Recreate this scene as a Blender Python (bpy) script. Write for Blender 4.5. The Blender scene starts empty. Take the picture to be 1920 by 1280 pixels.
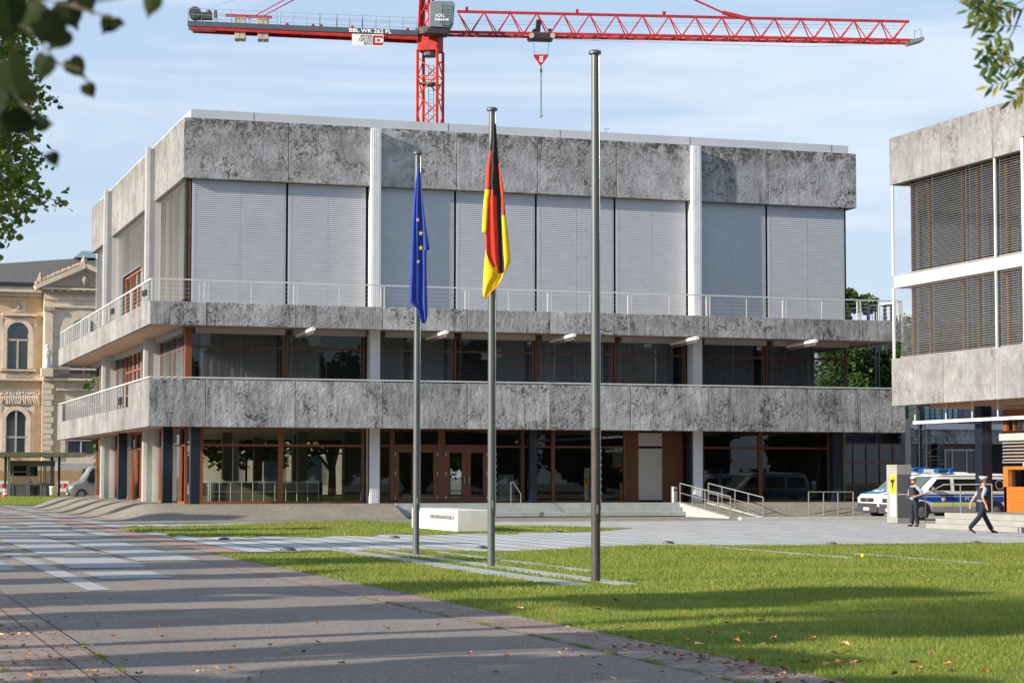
import bpy, bmesh, math, random
import numpy as np
from mathutils import Vector, Matrix
random.seed(7)
R=math.radians
scene=bpy.context.scene
COL=scene.collection
# ---------------------------------------------------------------- camera
F=3904.14; PITCH=0.0645; YAW=0.3187; ROLL=-0.001; EYE=1.78
cam=bpy.data.cameras.new('camera'); camo=bpy.data.objects.new('camera',cam); COL.objects.link(camo)
cam.sensor_width=36; cam.lens=36*F/1920; cam.clip_start=.1; cam.clip_end=4000
camo.matrix_world=Matrix.Translation((0,0,EYE))@Matrix.Rotation(-YAW,4,'Z')@Matrix.Rotation(math.pi/2+PITCH,4,'X')@Matrix.Rotation(-ROLL,4,'Z')
cam.dof.use_dof=True; cam.dof.focus_distance=80; cam.dof.aperture_fstop=5.6
scene.camera=camo
# ---------------------------------------------------------------- light
SUN_EL=R(21); TRAV=R(11)          # travel direction, measured from +X towards +Y
sd=Vector((math.cos(TRAV)*math.cos(SUN_EL),math.sin(TRAV)*math.cos(SUN_EL),-math.sin(SUN_EL)))
sl=bpy.data.lights.new('sun','SUN'); sl.energy=5.0; sl.angle=R(.6); sl.color=(1,.89,.74)
so=bpy.data.objects.new('sun',sl); COL.objects.link(so); so.rotation_euler=sd.to_track_quat('-Z','Y').to_euler()
w=bpy.data.worlds.new('World'); scene.world=w; w.use_nodes=True
nt=w.node_tree; N=nt.nodes; L=nt.links; N.clear()
out=N.new('ShaderNodeOutputWorld'); bg=N.new('ShaderNodeBackground'); sky=N.new('ShaderNodeTexSky')
sky.sky_type='NISHITA'; sky.sun_disc=False; sky.sun_elevation=SUN_EL; sky.sun_rotation=math.atan2(-sd.x,-sd.y)
sky.air_density=1.0; sky.dust_density=.6; sky.ozone_density=1.6
tc=N.new('ShaderNodeTexCoord'); mp=N.new('ShaderNodeMapping'); mp.inputs['Scale'].default_value=(2.2,2.2,15); mp.inputs['Rotation'].default_value=(.12,.16,0)
no=N.new('ShaderNodeTexNoise'); no.inputs['Scale'].default_value=1.6; no.inputs['Detail'].default_value=7; no.inputs['Roughness'].default_value=.55; no.inputs['Distortion'].default_value=.6
cr=N.new('ShaderNodeValToRGB'); cr.color_ramp.elements[0].position=.47; cr.color_ramp.elements[0].color=(0,0,0,1); cr.color_ramp.elements[1].position=.66; cr.color_ramp.elements[1].color=(.75,.75,.75,1)
def wmix(f,c1,c2):
    x=N.new('ShaderNodeMixRGB')
    for i,v in ((0,f),(1,c1),(2,c2)):
        if isinstance(v,(int,float)): x.inputs[i].default_value=v
        elif isinstance(v,tuple): x.inputs[i].default_value=(*v,1)
        else: L.new(v,x.inputs[i])
    return x.outputs[0]
L.new(tc.outputs['Generated'],mp.inputs[0]); L.new(mp.outputs[0],no.inputs['Vector']); L.new(no.outputs['Fac'],cr.inputs[0])
sx=N.new('ShaderNodeSeparateXYZ'); L.new(tc.outputs['Generated'],sx.inputs[0]); mr=N.new('ShaderNodeMapRange'); mr.inputs[1].default_value=0; mr.inputs[2].default_value=.26; L.new(sx.outputs[2],mr.inputs[0])
veil=wmix(mr.outputs[0],(6.5,7.6,8.9),(4.8,6.45,8.9))
c1=wmix(.82,sky.outputs[0],veil); c2=wmix(cr.outputs[0],c1,(7.3,8.2,9.2))
L.new(c2,bg.inputs[0]); bg.inputs[1].default_value=.062; L.new(bg.outputs[0],out.inputs[0])
scene.view_settings.view_transform='Standard'; scene.view_settings.look='None'; scene.view_settings.exposure=.85; scene.view_settings.gamma=1
scene.cycles.max_bounces=6; scene.cycles.transparent_max_bounces=12; scene.cycles.use_denoising=True
# ---------------------------------------------------------------- survey: from a sight line of the photograph to the plane something stands on
def ray(a,b):
    A=a-960; B=640-b; cr_,sr_=math.cos(ROLL),math.sin(ROLL)
    x=(cr_*A+sr_*B)/F; u=(-sr_*A+cr_*B)/F; cp,sp=math.cos(PITCH),math.sin(PITCH)
    y=cp-sp*u; z=sp+cp*u; c,s=math.cos(YAW),math.sin(YAW)
    return Vector((c*x+s*y,-s*x+c*y,z))
def onY(a,b,Y): r=ray(a,b)*1; r=r*(Y/r.y); return Vector((r.x,Y,r.z+EYE))
def onX(a,b,X): r=ray(a,b); r=r*(X/r.x); return Vector((X,r.y,r.z+EYE))
def onZ(a,b,Z=0.): r=ray(a,b); r=r*((Z-EYE)/r.z); return Vector((r.x,r.y,Z))
def fx(px,Y,py=850): return onY(px,py,Y).x
def zY(px,py,Y): return onY(px,py,Y).z
# ---------------------------------------------------------------- materials
def mat(name,col,rough=.7,metal=0.,var=0.,vscale=3.,bump=0.,bscale=30.,spec=.5,vs=(1,1,1),rnd=False,trans=0.):
    m=bpy.data.materials.new(name); m.use_nodes=True; n=m.node_tree.nodes; l=m.node_tree.links; b=n['Principled BSDF']
    b.inputs['Base Color'].default_value=(*col,1); b.inputs['Roughness'].default_value=rough; b.inputs['Metallic'].default_value=metal
    b.inputs['Specular IOR Level'].default_value=spec
    t=n.new('ShaderNodeTexCoord'); mp=n.new('ShaderNodeMapping'); mp.inputs['Scale'].default_value=vs; l.new(t.outputs['Object'],mp.inputs[0])
    if rnd:
        oi=n.new('ShaderNodeObjectInfo'); mu=n.new('ShaderNodeMath'); mu.operation='MULTIPLY'; mu.inputs[1].default_value=97; l.new(oi.outputs['Random'],mu.inputs[0]); l.new(mu.outputs[0],mp.inputs[1])
    if var>0:
        a=n.new('ShaderNodeTexNoise'); a.inputs['Scale'].default_value=vscale; a.inputs['Detail'].default_value=8; a.inputs['Roughness'].default_value=.65; l.new(mp.outputs[0],a.inputs['Vector'])
        r=n.new('ShaderNodeValToRGB'); e=r.color_ramp.elements; e[0].position=.3; e[1].position=.7
        e[0].color=(*[c*(1-var) for c in col],1); e[1].color=(*[min(1,c*(1+var)) for c in col],1); l.new(a.outputs['Fac'],r.inputs[0]); l.new(r.outputs[0],b.inputs['Base Color'])
    if bump>0:
        a=n.new('ShaderNodeTexNoise'); a.inputs['Scale'].default_value=bscale; a.inputs['Detail'].default_value=6; l.new(mp.outputs[0],a.inputs['Vector'])
        bp=n.new('ShaderNodeBump'); bp.inputs['Strength'].default_value=bump; bp.inputs['Distance'].default_value=.02; l.new(a.outputs['Fac'],bp.inputs['Height']); l.new(bp.outputs[0],b.inputs['Normal'])
    return m
def nodes(m): return m.node_tree.nodes,m.node_tree.links,m.node_tree.nodes['Principled BSDF']
def mixc(n,l,fac,a,b,blend='MIX'):
    x=n.new('ShaderNodeMixRGB'); x.blend_type=blend
    for i,v in ((0,fac),(1,a),(2,b)):
        if isinstance(v,(int,float)): x.inputs[i].default_value=v
        elif isinstance(v,tuple): x.inputs[i].default_value=(*v,1)
        else: l.new(v,x.inputs[i])
    return x.outputs[0]
def ramp(n,l,src,pts):
    r=n.new('ShaderNodeValToRGB'); e=r.color_ramp.elements
    while len(e)<len(pts): e.new(.5)
    for q,(p,c) in zip(e,pts): q.position=p; q.color=(c,c,c,1) if not isinstance(c,tuple) else (*c,1)
    l.new(src,r.inputs[0]); return r.outputs[0]
def noise(n,l,vec,scale,detail=5,rough=.6,dist=0.,off=None,sc=None):
    if off or sc:
        mp=n.new('ShaderNodeMapping'); mp.inputs[1].default_value=off or (0,0,0); mp.inputs[3].default_value=sc or (1,1,1); l.new(vec,mp.inputs[0]); vec=mp.outputs[0]
    a=n.new('ShaderNodeTexNoise'); a.inputs['Scale'].default_value=scale; a.inputs['Detail'].default_value=detail; a.inputs['Roughness'].default_value=rough; a.inputs['Distortion'].default_value=dist
    l.new(vec,a.inputs['Vector']); return a.outputs['Fac']
def concrete(name,light,dark,pit=1.,streak=0.,warm=None,top=(99,0)):
    m=bpy.data.materials.new(name); m.use_nodes=True; n,l,b=nodes(m)
    t=n.new('ShaderNodeTexCoord'); oi=n.new('ShaderNodeObjectInfo'); mu=n.new('ShaderNodeMath'); mu.operation='MULTIPLY'; mu.inputs[1].default_value=211; l.new(oi.outputs['Random'],mu.inputs[0])
    cb=n.new('ShaderNodeCombineXYZ'); l.new(mu.outputs[0],cb.inputs[0]); l.new(mu.outputs[0],cb.inputs[1])
    ad=n.new('ShaderNodeVectorMath'); ad.operation='ADD'; l.new(t.outputs['Object'],ad.inputs[0]); l.new(cb.outputs[0],ad.inputs[1]); v=ad.outputs[0]
    base=mixc(n,l,ramp(n,l,noise(n,l,v,1.3,8,.62,1.2),[(.3,0.),(.7,1.)]),tuple(c*.72 for c in light),tuple(min(1,c*1.18) for c in light))
    base=mixc(n,l,ramp(n,l,noise(n,l,v,.42,5,.6,1.0,(3,1,14)),[(.38,0.),(.62,1.)]),mixc(n,l,1.,base,(.80,.80,.80),'MULTIPLY'),mixc(n,l,1.,base,(1.12,1.12,1.13),'MULTIPLY'))
    zone=ramp(n,l,noise(n,l,v,.75,3,.5,.6,(31,7,3)),[(.46,0.),(.66,1.)])
    pits=ramp(n,l,noise(n,l,v,4.2,6,.72,1.6,(5,5,9)),[(.47,0.),(.62,1.)])
    f=mixc(n,l,1.,zone,pits,'MULTIPLY')
    small=ramp(n,l,noise(n,l,v,9,3,.5,.8,(3,15,1)),[(.66,0.),(.72,.8)])
    f2=mixc(n,l,1.,f,small,'ADD')
    sep=n.new('ShaderNodeSeparateXYZ'); l.new(t.outputs['Object'],sep.inputs[0])
    if streak>0:
        s=ramp(n,l,noise(n,l,v,1.,6,.7,.3,None,(3.4,3.4,.34)),[(.5,0.),(.66,streak)])
        s2=ramp(n,l,noise(n,l,v,1.,6,.7,.5,(9,2,2),(8.,8.,1.1)),[(.52,0.),(.66,streak)])
        f2=mixc(n,l,1.,f2,mixc(n,l,.5,s,s2),'ADD')
    mrt=n.new('ShaderNodeMapRange'); mrt.inputs[1].default_value=top[0]-1.3; mrt.inputs[2].default_value=top[0]; mrt.inputs[3].default_value=0; mrt.inputs[4].default_value=top[1]; l.new(sep.outputs[2],mrt.inputs[0])
    if top[1]>0:
        tp=mixc(n,l,1.,mrt.outputs[0],ramp(n,l,noise(n,l,v,2.2,7,.7,1.4,(8,1,4)),[(.42,0.),(.62,1.)]),'MULTIPLY'); f2=mixc(n,l,1.,f2,tp,'ADD')
    f3=n.new('ShaderNodeMath'); f3.operation='MULTIPLY'; f3.inputs[1].default_value=pit; f3.use_clamp=True; l.new(f2,f3.inputs[0])
    c=mixc(n,l,f3.outputs[0],base,dark)
    tone=n.new('ShaderNodeMapRange'); tone.inputs[3].default_value=.84; tone.inputs[4].default_value=1.12; l.new(oi.outputs['Random'],tone.inputs[0]); tcb=n.new('ShaderNodeCombineColor'); [l.new(tone.outputs[0],tcb.inputs[i_]) for i_ in range(3)]; c=mixc(n,l,1.,c,tcb.outputs[0],'MULTIPLY')
    if streak>0: c=mixc(n,l,ramp(n,l,noise(n,l,v,1.,5,.6,.2,(2,5,8),(2.6,2.6,.22)),[(.60,0.),(.68,.35)]),c,tuple(min(1,x*1.45) for x in light))
    if warm: c=mixc(n,l,ramp(n,l,noise(n,l,v,2.,5,.6,.4,(1,9,4),(1,1,.5)),[(.45,0.),(.75,.6)]),c,warm)
    c=mixc(n,l,ramp(n,l,noise(n,l,v,26,4,.6),[(.25,.0),(.8,.2)]),c,tuple(x*.6 for x in light))
    l.new(c,b.inputs['Base Color']); b.inputs['Roughness'].default_value=.85; b.inputs['Specular IOR Level'].default_value=.3
    h1=noise(n,l,v,2.6,7,.62,2.6,(4,4,4)); h=mixc(n,l,.35,h1,noise(n,l,v,7,5,.6,1.5))
    bp=n.new('ShaderNodeBump'); bp.inputs['Strength'].default_value=.6; bp.inputs['Distance'].default_value=.09; l.new(h,bp.inputs['Height']); l.new(bp.outputs[0],b.inputs['Normal'])
    return m
M={}
M['conc']=concrete('concrete_pitted',(.36,.365,.38),(.055,.05,.043),1.35,.3,top=(17.1,.9))
M['conc_side']=concrete('concrete_weathered_dimmed',(.27,.275,.28),(.10,.082,.065),1.0,.9,(.25,.225,.195),top=(17.1,.7))  # weathered streaks; base also dimmed against the sun on this side
M['conc_band']=concrete('concrete_band',(.36,.365,.38),(.055,.05,.046),1.4,.7)
M['conc_bright']=concrete('concrete_pale',(.25,.255,.262),(.09,.08,.07),1.0,.5,(.235,.225,.21),top=(15.6,.6))
M['white']=mat('white_paint',(.62,.63,.64),.45,0,.05,6)
M['parapet']=mat('parapet_metal',(.50,.51,.53),.4,.2,.07,.8)
M['column']=mat('column_paint',(.66,.67,.7),.5,0,.08,1.5)
M['column_west']=mat('column_paint_sun_dimmed',(.50,.50,.50),.5,0,.08,1.5)  # same column paint, darkened to hold down the low sun on the west
M['colside']=mat('column_side',(.5,.49,.47),.55,0,.08,1.5)
M['blue']=mat('dark_blue_paint',(.006,.012,.026),.35,0,.1,3)
M['wood']=mat('redwood',(.24,.066,.017),.42,0,.28,5,vs=(6,6,.6))
M['wood_dark']=mat('redwood_dark',(.125,.042,.014),.5,0,.3,5,vs=(6,6,.6))
M['soffit']=mat('timber_soffit',(.42,.24,.16),.6,0,.18,1.2,vs=(.4,8,1))
M['grey_trim']=mat('grey_trim',(.38,.37,.34),.6,0,.06,2)
M['blind']=mat('blind_slat',(.44,.45,.48),.38,.15,.05,2)
M['blind_sunside']=mat('blind_slat_sunside',(.36,.355,.345),.45,.1,.06,2)  # sun-facing copy of the slats, darker and warmer for that light
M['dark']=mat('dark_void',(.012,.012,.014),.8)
M['interior']=mat('interior_wall',(.16,.15,.13),.8,0,.3,.7)
M['ceiling']=mat('interior_ceiling',(.5,.48,.42),.8,0,.1,1)
M['intfloor']=mat('interior_floor',(.13,.12,.11),.35,0,.2,1)
M['curtain']=mat('curtain',(.55,.55,.55),.9,0,.1,3)
M['pole']=mat('grey_pole_paint',(.105,.115,.115),.4,.3,.12,2,vs=(3,3,.6))
M['rust']=mat('worn_dark_paint',(.055,.045,.04),.6,.2,.4,6,vs=(3,3,.8))
M['steel']=mat('steel',(.45,.45,.44),.35,.8,.1,5)
M['ramprail']=mat('galvanised_rail',(.27,.27,.26),.5,.2,.1,5)
M['rail']=mat('rail_paint',(.48,.49,.49),.4,0,.04,5)
M['terrace']=mat('terrace_stone',(.25,.25,.235),.8,0,.15,2,.15,60)
M['stone']=mat('pale_stone',(.56,.54,.50),.8,0,.1,3,.15,60)
M['stair']=mat('greenish_stair_stone',(.33,.365,.35),.6,0,.15,3,.1,50)
M['redcrane']=mat('red_crane_paint',(.36,.02,.02),.65,0,.35,1.6,spec=.25)
M['orangered']=mat('orange_red_mast_paint',(.50,.05,.02),.65,0,.3,1.6,spec=.25)
M['craneblue']=mat('grey_blue_crane_paint',(.055,.075,.095),.5,0,.15,1.)
M['cabgrey']=mat('cab_grey',(.16,.19,.21),.4,0,.08,3)
M['ballast']=mat('ballast_concrete',(.38,.34,.27),.9,0,.2,2,.3,20)
M['black']=mat('black_rubber',(.02,.02,.022),.6)
M['bumper']=mat('dark_plastic',(.05,.052,.055),.5)
M['cream']=mat('cream_letters',(.85,.85,.82),.6)
M['lettering']=mat('bronze_letters',(.09,.085,.08),.6)
M['yellow']=mat('yellow_sign',(.85,.55,.01),.4)
M['eublue']=mat('flag_blue',(.008,.035,.28),.75,0,.12,5)
M['eustar']=mat('flag_star_yellow',(.85,.72,.03),.75)
M['fblack']=mat('flag_black',(.018,.015,.016),.75); M['fred']=mat('flag_red',(.72,.035,.01),.75,0,.08,5); M['fgold']=mat('flag_gold',(.92,.55,.005),.75,0,.08,5)
M['orange']=mat('orange_timber_boards',(.40,.125,.015),.5,0,.12,4)
M['asphdark']=mat('asphalt_dark',(.06,.06,.06),.9)
M['vwhite']=mat('van_white',(.75,.76,.78),.25); M['vsilver']=mat('van_silver',(.42,.44,.46),.3,.4)
M['vblue']=mat('livery_blue',(.008,.07,.42),.3); M['vcyan']=mat('livery_light_blue',(.008,.20,.42),.3); M['vyellow']=mat('livery_yellow_green',(.6,.72,.06),.35); M['vcream']=mat('livery_cream',(.75,.74,.55),.35)
M['vgrey']=mat('van_grey_paint',(.26,.26,.255),.3,.5)
M['carglass']=mat('car_glass',(.012,.015,.016),.06,0,spec=.8); M['windshield']=mat('windscreen_glass',(.10,.14,.14),.08,0,spec=.9); M['screen_glare']=mat('windscreen_glare',(.35,.45,.6),.1)  # last one: bright sky reflection put into the screen's base colour
M['lamp']=mat('headlamp',(.6,.63,.66),.1,.3); M['bluelight']=mat('blue_lens',(.003,.07,.25),.15,0); M['rim']=mat('wheel_rim',(.35,.36,.38),.3,.7)
M['plate']=mat('number_plate',(.75,.76,.78),.5); M['plateblue']=mat('plate_blue',(.02,.08,.5),.5)
M['skin']=mat('skin',(.50,.26,.17),.6,0,.08,20); M['hair']=mat('hair',(.05,.03,.018),.8); M['shirt']=mat('light_blue_shirt',(.22,.33,.50),.8,0,.06,15); M['vest']=mat('black_vest',(.018,.019,.023),.8); M['trouser']=mat('navy_trousers',(.005,.008,.024),.8,0,.15,15); M['shoe']=mat('black_shoe',(.015,.013,.012),.4); M['cap']=mat('white_cap',(.62,.63,.65),.6); M['eye']=mat('eye',(.03,.02,.02),.3)
M['bark']=mat('bark',(.09,.07,.05),.9,0,.4,4,.6,12)
M['brick']=None
M['sandstone']=mat('sandstone',(.56,.47,.37),.85,0,.16,1.5,.3,9)
M['sandstone_dk']=mat('carved_sandstone',(.33,.27,.205),.9,0,.45,3.5,.9,6)
M['slate']=mat('slate_roof',(.085,.075,.07),.8,0,.45,2.5,.4,9,vs=(1,1,3))
M['oldglass']=mat('old_window_glass',(.02,.028,.04),.08,0,spec=.8); M['oliveframe']=mat('window_bar',(.40,.38,.24),.6); M['greyframe']=mat('grey_window_bar',(.33,.35,.35),.6)
M['fence']=mat('fence_boards',(.36,.22,.10),.8,0,.35,2,vs=(9,1,.3)); M['moss']=mat('mossy_roof_edge',(.10,.10,.06),.9,0,.35,2)
M['hut']=mat('grey_hut_panel',(.085,.095,.10),.5,0,.08,2); M['hutlight']=mat('hut_frame',(.13,.145,.15),.5)
M['redwhite_r']=mat('barrier_red',(.62,.02,.02),.5); M['redwhite_w']=mat('barrier_white',(.8,.8,.8),.5)
M['lightcover']=mat('floodlight_cover',(.75,.72,.64),.4); M['ball']=mat('yellow_ball',(.85,.85,.02),.5)
M['bluepanel']=mat('pale_blue_glass_panel',(.25,.40,.48),.15); M['greenfac']=mat('pale_green_facade',(.35,.40,.30),.6)
def glass(name,tint,refl=1.45,rough=.0,base=.0):
    m=bpy.data.materials.new(name); m.use_nodes=True; n=m.node_tree.nodes; l=m.node_tree.links; n.remove(n['Principled BSDF'])
    tr=n.new('ShaderNodeBsdfTransparent'); tr.inputs[0].default_value=(*tint,1); g=n.new('ShaderNodeBsdfGlossy'); g.inputs['Roughness'].default_value=rough; g.inputs[0].default_value=(.9,.95,1,1)
    fr=n.new('ShaderNodeFresnel'); fr.inputs[0].default_value=refl; mx=n.new('ShaderNodeMixShader'); ad=n.new('ShaderNodeMath'); ad.operation='ADD'; ad.inputs[1].default_value=base; ad.use_clamp=True
    l.new(fr.outputs[0],ad.inputs[0]); l.new(ad.outputs[0],mx.inputs[0]); l.new(tr.outputs[0],mx.inputs[1]); l.new(g.outputs[0],mx.inputs[2]); l.new(mx.outputs[0],n['Material Output'].inputs[0]); return m
M['glass']=glass('window_glass',(.86,.88,.84),1.42,.01,.0)
M['glass_dim']=glass('tinted_window_glass',(.72,.73,.73),1.42,.01,.0)
M['glass_blue']=glass('bluish_window_glass',(.45,.5,.55),1.8,.02,.12)
M['railglass']=glass('clear_hut_glass',(.75,.8,.8),1.45,.0,.02)
# leaves
def leafmat(name,a,b_,c_,trans=.45):
    m=bpy.data.materials.new(name); m.use_nodes=True; n=m.node_tree.nodes; l=m.node_tree.links; b=n['Principled BSDF']; b.inputs['Roughness'].default_value=.55; b.inputs['Specular IOR Level'].default_value=.35
    g=n.new('ShaderNodeNewGeometry'); r=n.new('ShaderNodeValToRGB'); e=r.color_ramp.elements; e[0].color=(*a,1); e[0].position=0; e[1].color=(*b_,1); e[1].position=.6; q=e.new(.97); q.color=(*c_,1)
    l.new(g.outputs['Random Per Island'],r.inputs[0]); l.new(r.outputs[0],b.inputs['Base Color'])
    t=n.new('ShaderNodeBsdfTranslucent'); mx=n.new('ShaderNodeMixShader'); mx.inputs[0].default_value=trans; gm=n.new('ShaderNodeGamma'); gm.inputs[1].default_value=.8
    l.new(r.outputs[0],gm.inputs[0]); l.new(gm.outputs[0],t.inputs[0]); l.new(b.outputs[0],mx.inputs[1]); l.new(t.outputs[0],mx.inputs[2]); l.new(mx.outputs[0],n['Material Output'].inputs[0]); return m
M['leaf']=leafmat('linden_leaf',(.03,.07,.012),(.10,.18,.022),(.20,.22,.025))
M['leaf_far']=leafmat('dense_foliage',(.02,.05,.01),(.06,.12,.022),(.10,.15,.03),.3)
M['leaf_ash']=leafmat('ash_leaf',(.035,.07,.012),(.10,.17,.025),(.42,.33,.02))
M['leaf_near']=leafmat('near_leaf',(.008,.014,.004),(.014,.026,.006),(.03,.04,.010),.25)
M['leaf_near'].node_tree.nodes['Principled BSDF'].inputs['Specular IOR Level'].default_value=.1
M['dry']=leafmat('dry_leaf',(.16,.06,.02),(.36,.15,.045),(.5,.27,.09),.2)
M['grass']=leafmat('grass_blade',(.14,.185,.02),(.26,.30,.035),(.42,.37,.10),.5)
def grassvar(m):
    n,l=m.node_tree.nodes,m.node_tree.links; rp=[x for x in n if x.type=='VALTORGB'][0]; t=n.new('ShaderNodeTexCoord'); outs=[lk.to_socket for lk in rp.outputs[0].links]
    a=ramp(n,l,noise(n,l,t.outputs['Object'],.55,6,.7,.4),[(.38,0.),(.62,1.)]); b_=ramp(n,l,noise(n,l,t.outputs['Object'],1.6,5,.75,.3,(9,4,1)),[(.58,0.),(.70,.75)])
    c=mixc(n,l,a,mixc(n,l,1.,rp.outputs[0],(.62,.80,.75),'MULTIPLY'),rp.outputs[0]); c=mixc(n,l,b_,c,(.30,.22,.085))
    for o_ in outs: l.new(c,o_)
grassvar(M['grass'])
# ground materials
def groundmat(name,kind):
    m=bpy.data.materials.new(name); m.use_nodes=True; n,l,b=nodes(m); b.inputs['Roughness'].default_value=.9; b.inputs['Specular IOR Level'].default_value=.25
    t=n.new('ShaderNodeTexCoord'); v=t.outputs['Object']; h=None
    if kind=='path':
        c=mixc(n,l,ramp(n,l,noise(n,l,v,.5,6,.6),[(.3,0.),(.7,1.)]),(.245,.213,.185),(.335,.292,.25))
        c=mixc(n,l,ramp(n,l,noise(n,l,v,.22,4,.6,1.,(2,8,1),(1,.35,1)),[(.52,0.),(.64,.35)]),c,(.16,.14,.125))
        c=mixc(n,l,ramp(n,l,noise(n,l,v,19,4,.95,0,(1,7,7),(1,.38,1)),[(.42,.72),(.54,0.)]),c,(.10,.088,.08)); c=mixc(n,l,ramp(n,l,noise(n,l,v,24,3,.95,0,(11,7,7),(1,.38,1)),[(.56,.0),(.64,.65)]),c,(.46,.41,.36))
        c=mixc(n,l,ramp(n,l,noise(n,l,v,60,3,.8),[(.35,0.),(.65,1.)]),tuple([.14,.12,.11]),c)
        c=mixc(n,l,ramp(n,l,noise(n,l,v,95,2,.8,0,(7,7,7)),[(.62,0.),(.68,.7)]),c,(.45,.41,.37)); h=noise(n,l,v,70,3,.7)
    elif kind=='gravel':
        c=mixc(n,l,ramp(n,l,noise(n,l,v,.8,6,.6),[(.3,0.),(.7,1.)]),(.24,.22,.18),(.34,.315,.26))
        c=mixc(n,l,ramp(n,l,noise(n,l,v,9,5,.8),[(.35,0.),(.65,1.)]),(.15,.13,.11),c)
        c=mixc(n,l,ramp(n,l,noise(n,l,v,16,3,.8,0,(3,3,3)),[(.62,0.),(.70,.8)]),c,(.50,.47,.41)); h=noise(n,l,v,18,4,.7)
    elif kind=='ground':
        c=mixc(n,l,ramp(n,l,noise(n,l,v,.2,6,.6),[(.3,0.),(.7,1.)]),(.15,.15,.13),(.22,.21,.18)); h=noise(n,l,v,20,4,.7)
    elif kind in('slab','plank'):
        mp=n.new('ShaderNodeMapping'); mp.inputs[2].default_value=(0,0,math.pi/2); l.new(v,mp.inputs[0])
        br=n.new('ShaderNodeTexBrick'); l.new(mp.outputs[0],br.inputs[0])
        br.inputs['Scale'].default_value=1; q_=1. if kind=='plank' else .74
        br.inputs['Color1'].default_value=(.43*q_,.445*q_,.46*q_,1); br.inputs['Color2'].default_value=(.53*q_,.54*q_,.55*q_,1)
        if kind=='plank': br.inputs['Mortar'].default_value=(.17,.155,.12,1); br.inputs['Mortar Size'].default_value=.085; br.inputs['Mortar Smooth'].default_value=.15; br.inputs['Brick Width'].default_value=4.2; br.inputs['Row Height'].default_value=.86; br.offset=.37
        else: br.inputs['Mortar'].default_value=(.22,.22,.21,1); br.inputs['Mortar Size'].default_value=.008; br.inputs['Brick Width'].default_value=2.9; br.inputs['Row Height'].default_value=.72
        c=mixc(n,l,ramp(n,l,noise(n,l,v,1.7,7,.7),[(.3,.0),(.75,.6)]),br.outputs[0],(.22,.22,.21)); 
        c=mixc(n,l,ramp(n,l,noise(n,l,v,45,3,.7),[(.4,.3),(.6,.0)]),c,(.2,.2,.2)); h=noise(n,l,v,40,3,.6)
    elif kind=='cobble':
        vv=n.new('ShaderNodeTexNoise'); vv.inputs['Scale'].default_value=1.3; l.new(v,vv.inputs[0]); vd=mixc(n,l,.09,v,vv.outputs['Color'])
        br=n.new('ShaderNodeTexBrick'); l.new(vd,br.inputs[0]); br.inputs['Scale'].default_value=1; br.inputs['Brick Width'].default_value=.24; br.inputs['Row Height'].default_value=.13; br.offset=.5
        br.inputs['Color1'].default_value=(.30,.19,.165,1); br.inputs['Color2'].default_value=(.17,.125,.115,1); br.inputs['Mortar'].default_value=(.07,.06,.045,1); br.inputs['Mortar Size'].default_value=.014; br.inputs['Mortar Smooth'].default_value=.4
        c=mixc(n,l,ramp(n,l,noise(n,l,v,1.6,7,.75,.8),[(.42,.0),(.60,.8)]),br.outputs[0],(.27,.235,.20)); c=mixc(n,l,ramp(n,l,noise(n,l,v,5,3,.7,0,(4,4,4)),[(.62,.0),(.68,.7)]),c,(.40,.37,.35)); h=mixc(n,l,.8,noise(n,l,v,50,3,.6),br.outputs['Fac']); 
        iv=n.new('ShaderNodeInvert'); l.new(h,iv.inputs[1]); h=iv.outputs[0]
    elif kind=='pink':
        br=n.new('ShaderNodeTexBrick'); l.new(v,br.inputs[0]); br.inputs['Scale'].default_value=1; br.inputs['Brick Width'].default_value=.4; br.inputs['Row Height'].default_value=.22
        br.inputs['Color1'].default_value=(.42,.24,.20,1); br.inputs['Color2'].default_value=(.30,.18,.15,1); br.inputs['Mortar'].default_value=(.2,.16,.13,1); br.inputs['Mortar Size'].default_value=.02; c=br.outputs[0]; h=noise(n,l,v,40,3)
    elif kind=='lawn':
        c=mixc(n,l,ramp(n,l,noise(n,l,v,.35,7,.65),[(.35,0.),(.65,1.)]),(.11,.155,.018),(.20,.235,.03))
        c=mixc(n,l,ramp(n,l,noise(n,l,v,1.9,5,.75,0,(5,1,1)),[(.60,.0),(.74,.6)]),c,(.16,.12,.055)); h=noise(n,l,v,30,4,.7)
    elif kind=='dirt':
        c=mixc(n,l,ramp(n,l,noise(n,l,v,1.8,7,.7),[(.4,0.),(.6,1.)]),(.19,.145,.12),(.31,.26,.22)); h=noise(n,l,v,40,4,.7)
    l.new(c,b.inputs['Base Color']); bp=n.new('ShaderNodeBump'); bp.inputs['Strength'].default_value=.6; bp.inputs['Distance'].default_value=.03 if kind in('gravel','cobble','lawn') else .012
    l.new(h,bp.inputs['Height']); l.new(bp.outputs[0],b.inputs['Normal']); return m
for k in ('path','gravel','ground','slab','plank','cobble','pink','lawn','dirt'): M['g_'+k]=groundmat('ground_'+k,k)
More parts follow.
